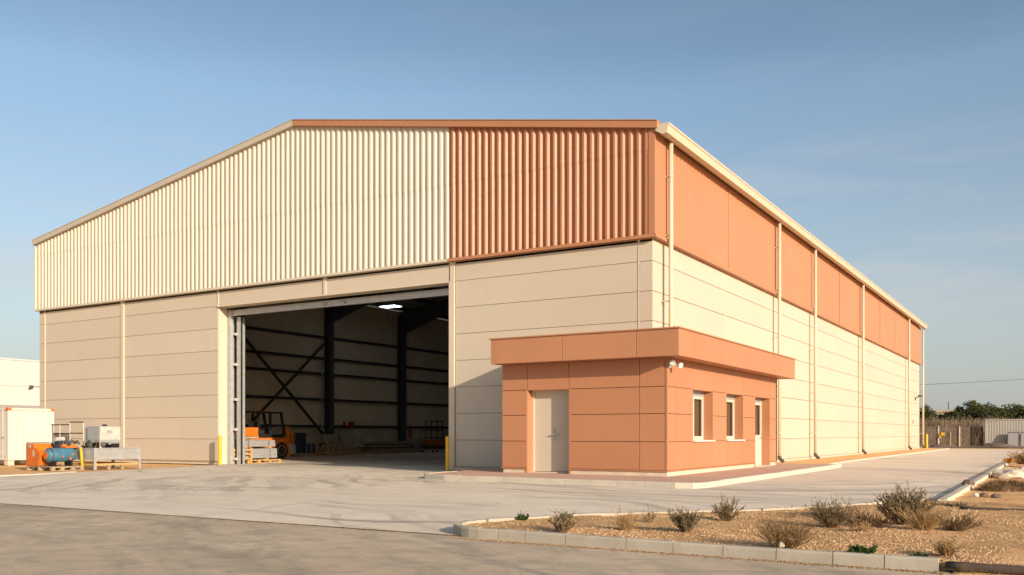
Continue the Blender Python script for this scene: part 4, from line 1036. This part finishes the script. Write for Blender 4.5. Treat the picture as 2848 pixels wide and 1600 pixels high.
m = MB(); m.path([(-1.75, 71.0, 0), (-1.8, 71, .35), (-1.9, 71, .42), (-1.75, 71, .46)], .05, 6); tag(recentre(m.build('vent_pipe', M_board)), 'short white bent pipe in front of the net fence near the yellow bollard', 'pipe')

def scrub():
    m = MB(); rr = random.Random(21); du = Vector((.8547, .5191, 0)); dv = Vector((-.5191, .8547, 0))
    for k in range(15000):
        u = rr.uniform(-17, 20); v = rr.uniform(0, 7); p = Vector((0, 79, 0)) + du * u + dv * v
        top = 2.45 + .55 * noise.noise(Vector((u * .45, v * .5, 2))) + .35 * noise.noise(Vector((u * 1.6, v, 7))) + v * .05
        h = max(.6, top * rr.uniform(.7, 1.05)); lean = rr.gauss(0, .22); lv = rr.gauss(0, .2)
        wd = rr.uniform(.012, .03); z0 = max(0, h - rr.uniform(.5, 1.4)) if rr.random() < .75 else 0
        a = p + Vector((0, 0, z0)); b = p + du * lean * (h - z0) + dv * lv * (h - z0) + Vector((0, 0, h))
        s = (du * rr.uniform(.3, 1) + dv * rr.uniform(-.8, .8)).normalized() * wd
        m.add([a - s, a + s, b + s * .4, b - s * .4], [(0, 1, 2, 3)])
        if rr.random() < .5:
            c = a.lerp(b, rr.uniform(.4, .9)); e = c + Vector((rr.gauss(0, .22), rr.gauss(0, .22), rr.uniform(.05, .3))); m.add([c - s, c + s, e], [(0, 1, 2)])
    tag(m.build('scrub', L_scrub), 'tangled belt of leafless brown scrub behind the net fence', kind='stuff')
scrub()

def leaf_tree(loc, h, rx, ry, label, seed, trunk_h, mat, group, nclump=46, leaf=.13, lobes=5):
    rr = random.Random(seed); t = thing('pine_tree', label, 'tree', loc, 0, group)
    m = MB(); base = Vector((0, 0, -.05)); fork = Vector((rr.uniform(-.2, .2), rr.uniform(-.2, .2), trunk_h)); r = .05 * h * .55
    m.tube(base, fork, r, 8, r * .7)
    crown_c = Vector((0, 0, (h + trunk_h * .75) / 2)); rz = (h - trunk_h * .75) / 2
    lob = [(Vector((rr.uniform(-.55, .55) * rx, rr.uniform(-.55, .55) * ry, crown_c.z + rr.uniform(-.35, .45) * rz)), rr.uniform(.42, .62)) for _ in range(lobes)]
    for c, s in lob: m.tube(fork, c, r * .5, 6, r * .15)
    m.build('trunk', L_bark, t, local=True)
    k = MB()
    for c, s in lob:
        for _ in range(nclump):
            d = Vector((rr.gauss(0, 1), rr.gauss(0, 1), rr.gauss(0, 1))).normalized() * rr.uniform(.55, 1.0)
            cc = c + Vector((d.x * rx * s, d.y * ry * s, d.z * rz * s * 1.05))
            if cc.z < trunk_h * .55: continue
            for _ in range(22):
                p = cc + Vector((rr.gauss(0, .16), rr.gauss(0, .16), rr.gauss(0, .12))) * (rx / 1.8)
                if p.z > h: continue
                a = Vector((rr.gauss(0, 1), rr.gauss(0, 1), rr.gauss(0, 1))).normalized(); b = a.orthogonal().normalized()
                a = a * leaf * rr.uniform(.6, 1.3); b = b * leaf * rr.uniform(.35, .7)
                k.add([p - a, p + b, p + a, p - b], [(0, 1, 2, 3)])
    k.build('crown', mat, t, local=True)
GT = 'dark round pines behind the scrub'
for args in (((-5.9, 99.5, 0), 5.0, 2.3, 2.0, 'dark pine nearest the far corner of the warehouse', 1, 1.6),
             ((-3.3, 103, 0), 4.0, 1.5, 1.5, 'small low pine below the pale house between two darker pines', 2, 1.3),
             ((-2.2, 101, 0), 4.55, 1.25, 1.3, 'narrow pine just right of the pale distant house', 3, 1.4),
             ((-1.0, 103, 0), 4.85, 1.35, 1.4, 'slim dark pine left of the tallest pine', 4, 1.5),
             ((.95, 102, 0), 5.3, 2.0, 2.0, 'tallest and widest pine with yellow green sunny side above the scrub', 5, 1.6),
             ((2.75, 104, 0), 4.9, 1.75, 1.8, 'rounded pine rising over the left end of the far container', 6, 1.5),
             ((4.7, 105, 0), 5.25, 1.6, 1.6, 'pine over the middle of the far container', 7, 1.7),
             ((6.6, 104, 0), 5.6, 1.7, 1.6, 'pine at the right edge of the view over the container', 8, 1.7)):
    loc, h, rx, ry, lb, sd, th = args; leaf_tree(loc, h, rx, ry, lb, sd, th, L_pine, GT)
hs_ = thing('distant_house', 'pale distant house roof showing between the pines', 'house', (-16.5, 229, 0))
F(-3, 3, -2, 6, 0, 6.6).build('wall', M_white, hs_, local=True)
m = MB(); m.prism([(-3.3, -2.4, 6.6), (3.3, -2.4, 6.6), (2.2, -2.4, 7.3), (-2.2, -2.4, 7.1)], (0, 0, 0), (0, 8.8, 0)); m.build('roof', M_board, hs_, local=True)
m = MB(); m.tube((1.2, 0, 7.2), (1.2, 0, 9.3), .12, 6); m.build('aerial', M_steel, hs_, local=True)
m = MB(); a = Vector((-24, 50, 4.9)); b = Vector((26, 72, 7.4)); pts = [a.lerp(b, k / 30) - Vector((0, 0, 3.0 * (k / 30) * (1 - k / 30))) for k in range(31)]
m.path(pts, .016, 5); tag(recentre(m.build('power_line', M_girt)), 'thin overhead cable crossing the sky above the pines', 'cable')

# ------------------------------------------------------------------ plants and stones
def curve_pts(p, d, L, n, droop, rr, wob=.12):
    pts = [Vector(p)]; d = Vector(d).normalized()
    for k in range(n):
        d = (d + Vector((rr.gauss(0, wob), rr.gauss(0, wob), -droop))).normalized(); pts.append(pts[-1] + d * (L / n))
    return pts
def shrub(name, label, cat, loc, h, w, nst, ms, ml, seed, leaf=.012, lpd=9, spread=.9, twigs=5, r0=.0035, spikes=0, group='wild plants in the gravel bed', low=0, up=.0):
    rr = random.Random(seed); t = thing(name, label, cat, loc, 0, group); S = MB(); Lf = MB()
    def leafy(pts, dens, size):
        for a, b in zip(pts, pts[1:]):
            for _ in range(dens):
                p = a.lerp(b, rr.random()); d = ((b - a).normalized() + Vector((rr.gauss(0, .7), rr.gauss(0, .7), rr.gauss(0, .5)))).normalized()
                s = d.orthogonal().normalized(); s.rotate(Matrix.Rotation(rr.random() * 6.28, 3, d)); k = size * rr.uniform(.6, 1.4)
                Lf.add([p, p + d * k * .5 + s * k * .22, p + d * k, p + d * k * .5 - s * k * .22], [(0, 1, 2, 3)])
    for k in range(nst):
        az = rr.random() * 6.28; el = rr.random() ** .7 * spread
        d = Vector((math.cos(az) * math.sin(el), math.sin(az) * math.sin(el), math.cos(el) + up))
        base = Vector((math.cos(az), math.sin(az), 0)) * w * .12 * rr.random() - Vector((0, 0, .02))
        reach = min(h / max(.25, math.cos(el)), (w / 2) / max(.2, math.sin(el))) * rr.uniform(.65, 1.05)
        pts = curve_pts(base, d, reach, 5, -.015, rr)
        for i, (a, b) in enumerate(zip(pts, pts[1:])): S.tube(a, b, r0 * (1 - .15 * i), 3, r0 * (1 - .15 * (i + 1)), False)
        if lpd: leafy(pts[1:], lpd, leaf)
        for _ in range(twigs):
            i = rr.randint(1, 4); p = pts[i].lerp(pts[min(i + 1, 5)], rr.random())
            dd = (pts[i] - pts[i - 1]).normalized() + Vector((rr.gauss(0, .5), rr.gauss(0, .5), rr.uniform(-.1, .5)))
            tp = curve_pts(p, dd, reach * rr.uniform(.15, .38), 3, 0, rr)
            for a, b in zip(tp, tp[1:]): S.tube(a, b, r0 * .6, 3, r0 * .5, False)
            if lpd: leafy(tp, lpd, leaf)
    for k in range(spikes):
        az = rr.random() * 6.28; base = Vector((math.cos(az), math.sin(az), 0)) * w * .1
        pts = curve_pts(base, (rr.gauss(0, .15), rr.gauss(0, .15), 1), h * rr.uniform(1.15, 1.45), 6, 0, rr, .08)
        for a, b in zip(pts, pts[1:]): S.tube(a, b, r0 * .7, 3, r0 * .6, False)
        leafy(pts[3:], 5, leaf * 1.1)
    S.build('stems', ms, t, local=True)
    if Lf.v: Lf.build('leaves', ml, t, local=True)
    return t
def Zb(x, y): return bed_z(x, y)
for a in (
  ('shrub', 'upright olive green bush with a tall seed spike, left most of the larger bed plants', 'bush', (5.02, -14.72), .21, .32, 36, L_brown, L_green, 1, dict(lpd=5, spikes=1, leaf=.016)),
  ('weed', 'small bright green weed at the back left of the gravel bed', 'weed', (3.98, -13.8), .07, .14, 18, L_green, L_fresh, 2, dict(lpd=8, spikes=1, leaf=.018)),
  ('weed', 'tiny creeping green weed along the back kerb of the bed', 'weed', (4.28, -13.25), .06, .16, 12, L_green, L_fresh, 3, dict(lpd=6, leaf=.018, spread=1.3)),
  ('dry_bush', 'straw coloured dry tuft with reddish twigs left of the grey green brush', 'bush', (5.52, -14.15), .2, .34, 70, L_tan, L_brown, 4, dict(lpd=1, spikes=3, twigs=4)),
  ('dry_bush', 'slim dry twiggy plant right behind the straw coloured tuft', 'bush', (5.42, -13.2), .18, .16, 22, L_brown, L_tan, 5, dict(lpd=2, twigs=4)),
  ('shrub', 'grey green broom like brush in the middle of the bed', 'bush', (6.22, -14.07), .235, .36, 80, L_brown, L_grey, 6, dict(lpd=6, leaf=.014, spread=.75)),
  ('shrub', 'open dark green bush with bare upright stems near the back kerb', 'bush', (6.14, -12.5), .27, .38, 32, L_brown, L_green, 7, dict(lpd=5, spikes=2, leaf=.018)),
  ('dry_bush', 'wide brown fan shaped dry bush close to the front kerb', 'bush', (7.5, -14.9), .27, .58, 130, L_brown, L_tan, 8, dict(lpd=1, twigs=6, spread=1.1, r0=.0032)),
  ('dry_bush', 'large brown twiggy bush with tall thin seed stalks', 'bush', (7.45, -12.7), .27, .5, 90, L_brown, L_grey, 9, dict(lpd=4, spikes=4, leaf=.014)),
  ('dry_bush', 'low matted brown brush between the twiggy bush and the big green one', 'bush', (7.8, -12.35), .17, .62, 90, L_brown, L_brown, 10, dict(lpd=4, spread=1.35)),
  ('shrub', 'biggest grey green bush of the bed with many leafy upright shoots', 'bush', (8.12, -11.8), .38, .6, 100, L_brown, L_green, 11, dict(lpd=6, spikes=3, leaf=.022, r0=.004)),
  ('dry_bush', 'tawny grass clump in front of the biggest green bush', 'bush', (8.4, -12.5), .24, .6, 150, L_tan, L_brown, 12, dict(lpd=1, twigs=3, spread=.95)),
  ('dry_bush', 'low greenish brown bush right of the tawny grass clump', 'bush', (8.72, -12.3), .18, .5, 80, L_brown, L_green, 13, dict(lpd=4, spread=1.2)),
  ('weed', 'bushy fresh green weed against the front kerb', 'weed', (8.22, -15.06), .085, .24, 34, L_green, L_fresh, 14, dict(lpd=9, leaf=.022, spread=1.2)),
  ('weed', 'little green weed near the end of the front kerb', 'weed', (8.66, -14.9), .05, .12, 16, L_green, L_fresh, 15, dict(lpd=8, leaf=.018, spread=1.2)),
  ('dry_bush', 'small tan dry clump at the end of the front kerb', 'bush', (8.86, -14.7), .15, .24, 60, L_tan, L_brown, 16, dict(lpd=2, twigs=3)),
  ('weed', 'flat dark green mat by the end of the pale road kerb', 'weed', (8.3, -8.5), .08, .5, 60, L_green, L_green, 17, dict(lpd=7, leaf=.022, spread=1.45)),
  ('dry_bush', 'few thin bare seed stalks standing behind the fan shaped bush', 'bush', (6.75, -11.6), .2, .2, 8, L_brown, L_brown, 18, dict(lpd=1, twigs=3)),
  ('dry_bush', 'bluish low brush at the back of the bed left of the biggest bush', 'bush', (7.0, -11.2), .12, .5, 50, L_brown, L_grey, 19, dict(lpd=4, spread=1.3)),
  ('dry_bush', 'thin tan tuft at the foot of the large twiggy bush', 'bush', (7.85, -13.0), .13, .32, 40, L_tan, L_tan, 20, dict(lpd=1, twigs=3, spread=1.2)),
):
    nm, lb, ct, (x, y), h, wd, ns, ms, ml, sd, kw = a
    shrub(nm, lb, ct, (x, y, Zb(x, y) if y < -8.6 else .03), h, wd, ns, ms, ml, sd, **kw)
def litter(name, n, spot, mat, L, W, label):
    rr = random.Random(77); m = MB()
    for k in range(n):
        x, y, z = spot(rr); a = rr.random() * 6.28; l = L * rr.uniform(.5, 1.4); w = W * rr.uniform(.6, 1.3); u = Vector((math.cos(a), math.sin(a), rr.uniform(-.1, .35))) * l; v = Vector((-math.sin(a), math.cos(a), rr.uniform(-.3, .3))) * w
        p = Vector((x, y, z)); m.add([p - u * .5 - v * .5, p + u * .5 - v * .3, p + u * .5 + v * .3, p - u * .5 + v * .5], [(0, 1, 2, 3)])
    tag(m.build(name, mat), label, kind='stuff')
def in_bed(rr):
    while True:
        y = -15.05 + 6.3 * rr.random() ** 1.3; x = back_x(y) + .15 + 5.5 * rr.random()
        if x < 10 and noise.noise(Vector((x * .9, y * .9, 4))) > -.1: return x, y, bed_z(x, y) + .012
litter('dead_twigs', 1500, in_bed, L_brown, .07, .004, 'dead twigs and straw strewn over the gravel bed')
litter('dead_straw', 1300, lambda rr: (8.3 + 5 * rr.random() ** 1.5, -14.9 + 22 * rr.random() ** 1.7, .05), L_scrub, .09, .006, 'straw strewn over the sandy ground')
litter('dead_roots', 260, lambda rr: (8.9 + 1.6 * rr.random(), -15.27 + rr.random() * .1, .03), L_brown, .1, .006, 'dead roots and straw in front of the edging timber')
litter('leaf_litter', 60, lambda rr: (rr.uniform(-14, 7), rr.uniform(-19, -4.9), .008), L_tan, .035, .02, 'few dry leaves blown over the yard')
GD = 'dry growth along the right road kerb'
shrub('dry_bush', 'dry brown bush at the right edge beside the yellow barrier', 'bush', (8.95, 12.3, .02), .5, 1.3, 150, L_brown, L_tan, 31, lpd=3, leaf=.03, r0=.008, group=GD, spread=1.2)
shrub('dry_bush', 'dry brown bush behind the kerb before the yellow barrier', 'bush', (8.4, 15.6, .02), .4, .8, 90, L_brown, L_tan, 32, lpd=3, leaf=.03, r0=.008, group=GD, spread=1.2)
shrub('weed', 'small orange yellow plant on the road kerb', 'weed', (8.0, 14.2, .08), .22, .3, 30, L_tan, leafmat('orange_leaf', (.5, .2, .02), (.65, .36, .05)), 33, lpd=5, leaf=.03, group=GD)
def grass_heap(loc, rx, ry, h, n, label, seed, mat):
    rr = random.Random(seed); m = MB()
    for k in range(n):
        a = rr.random() * 6.28; q = rr.random() ** .6; x = math.cos(a) * q * rx; y = math.sin(a) * q * ry; z = h * (1 - q * q) * .75
        d = Vector((math.cos(a) * .8 + rr.gauss(0, .4), math.sin(a) * .8 + rr.gauss(0, .4), rr.uniform(.0, .8))).normalized(); L = rr.uniform(.08, .22)
        p = Vector((x, y, z - .02)); s = d.orthogonal().normalized() * rr.uniform(.003, .007)
        m.add([p - s, p + s, p + d * L - Vector((0, 0, L * .25))], [(0, 1, 2)])
    n0 = 14
    for i in range(n0):
        for j in range(6):
            pass
    m.lathe([(0, max(rx, ry) * .9), (h * .35, max(rx, ry) * .72), (h * .62, max(rx, ry) * .4), (h * .72, .02)], (0, 0, -.02), (0, 0, 1), 22)
    o = m.build('dry_grass_heap', mat); 
    o.location = loc; o.scale = (1, ry / rx, 1); tag(o, label, 'grass heap', GD)
grass_heap((8.75, -2.75, .02), .48, .4, .26, 2600, 'matted brown hay heap lying behind the pale road kerb, left part', 41, L_brown)
grass_heap((9.5, -2.5, .02), .55, .4, .2, 2600, 'tan hay heap spreading right of the darker matted heap', 42, L_tan)
def stone(name, label, loc, s, mat, seed, flat=.6, group=None):
    bm = bmesh.new(); bmesh.ops.create_icosphere(bm, subdivisions=3, radius=1)
    for v in bm.verts:
        n = 1 + .28 * noise.noise(v.co * 1.6 + Vector((seed, 0, 0))) + .1 * noise.noise(v.co * 5 + Vector((0, seed, 0)))
        v.co = Vector((v.co.x * s[0], v.co.y * s[1], v.co.z * s[2])) * n
    me = bpy.data.meshes.new(name); bm.to_mesh(me); bm.free(); me.materials.append(mat)
    o = bpy.data.objects.new(name, me); COL.objects.link(o); o.location = loc; return tag(o, label, 'stone', group)
GS = 'stones on the right hand dirt'
stone('stone', 'round pale stone under the fan shaped dry bush', (7.5, -15.05, .12), (.032, .03, .028), M_stone, 1)
stone('stone', 'dark broken stone sitting on the pale road kerb', (8.02, -2.3, .12), (.12, .11, .08), M_darkstone, 2, group=GS)
stone('stone', 'white small stone on the sand nearest the kerb', (8.38, -5.2, .05), (.05, .045, .04), M_contw, 3, group=GS)
stone('stone', 'grey brown stone right beside the white small stone', (8.5, -5.15, .05), (.08, .06, .045), M_darkstone, 4, group=GS)
stone('stone', 'grey brown stone lying apart on the sand to the right', (8.72, -5.4, .05), (.09, .07, .05), M_darkstone, 5, group=GS)
stone('rubble_block', 'pale grey broken concrete lump behind the hay heap', (8.5, 3.3, .1), (.42, .5, .16), M_kerbc, 6, group=GS)
stone('rubble_block', 'small white lump on the right end of the broken concrete', (8.85, 3.4, .24), (.12, .14, .09), M_contw, 7, group=GS)
stone('dirt_heap', 'low heap of earth and rubble in front of the far container', (4.4, 70.5, .0), (1.4, .9, .32), M_darkstone, 8, group=GS)
stone('dirt_heap', 'flat heap of brown earth in front of the net fence', (.0, 69.5, .0), (1.1, .7, .2), M_darkstone, 9, group=GS)
stone('dirt_heap', 'long ridge of brown earth at the far end of the yard', (5.0, 62.5, -.02), (5.5, 1.2, .16), M_darkstone, 10, group=GS)
def edging(name, label, y, xa, xb, z, seed, r=.035):
    rr = random.Random(seed); m = MB(); n = 24; k = 7; 
    for i in range(n + 1):
        x = xa + (xb - xa) * i / n; yy = y + .02 * noise.noise(Vector((x * 2, seed, 0))); rad = r * (1 + .25 * noise.noise(Vector((x * 6, seed, 4))))
        for j in range(k):
            a = 2 * PI * j / k; m.v.append((x, yy + math.cos(a) * rad * 1.2, z + math.sin(a) * rad))
    for i in range(n):
        for j in range(k): m.f.append((i * k + j, i * k + (j + 1) % k, (i + 1) * k + (j + 1) % k, (i + 1) * k + j))
    m.f.append(tuple(range(k))); m.f.append(tuple(range(n * k, n * k + k)))
    tag(recentre(m.build(name, M_wood_dark, smooth=True)), label, 'timber', 'weathered edging timbers in the dirt')
edging('edging_timber', 'dark weathered edging timber right of the end of the front kerb', -15.16, 8.9, 12.5, .045, 1, .045)
edging('edging_timber', 'dark weathered edging timber behind the biggest green bush', -8.98, 8.45, 12.5, .07, 2)
br = thing('barrier', 'rusty yellow pipe barrier on a post at the right edge of the road', 'barrier', (8.15, 27.0, 0))
m = MB(); m.tube((8.15, 27, -.05), (8.15, 27, .62), .07, 10); m.build('post', M_plinth, br)
m = MB(); m.path([(8.15, 27, .56), (8.6, 27, .46), (12.5, 27.4, .45)], .09, 10); m.build('pipe', M_yellow, br)
m = MB(); m.path([(8.25, 27, .6), (8.55, 27, .4), (8.6, 27, 0)], .03, 6); m.build('bracket', M_galv, br)

# posts and a bare sapling just outside the right of the frame; their shadows fall across the yard
for x, y, h, r, lb in ((12.6, -9.45, 2.7, .045, 'tall steel post beyond the right frame edge casting the long shadow before the bed'),
                    (10.6, 11.5, 1.9, .07, 'stout wooden post beyond the right frame edge casting the middle road shadow'),
                    (11.4, 30.4, 2.0, .06, 'steel post beyond the right frame edge casting the far road shadow'),
                    (9.9, -.05, .9, .03, 'short thin stake beyond the right frame edge by the hay heap')):
    m = MB(); m.tube((x, y, -.1), (x, y, h), r, 10, r * .9); tag(recentre(m.build('marker_post', M_wood_grey)), lb, 'post')
bt = thing('bare_sapling', 'bare leaning sapling beyond the right frame edge shading the asphalt', 'tree', (15.6, -20.6, 0))
rr = random.Random(5); m = MB(); pts = curve_pts((0, 0, -.05), (.1, .05, 1), 3.4, 6, 0, rr, .06)
for i, (a, b) in enumerate(zip(pts, pts[1:])): m.tube(a, b, .075 - .008 * i, 8, .075 - .008 * (i + 1))
m.build('trunk', L_bark, bt, local=True)
m = MB()
for k in range(26):
    i = rr.randint(2, 5); p = pts[i].lerp(pts[i + 1], rr.random()); q = curve_pts(p, (rr.gauss(0, 1), rr.gauss(0, 1), rr.uniform(.1, 1)), rr.uniform(.5, 1.0), 4, 0, rr, .2)
    for a, b in zip(q, q[1:]): m.tube(a, b, .014, 4, .010)
m.build('crown', L_bark, bt, local=True)
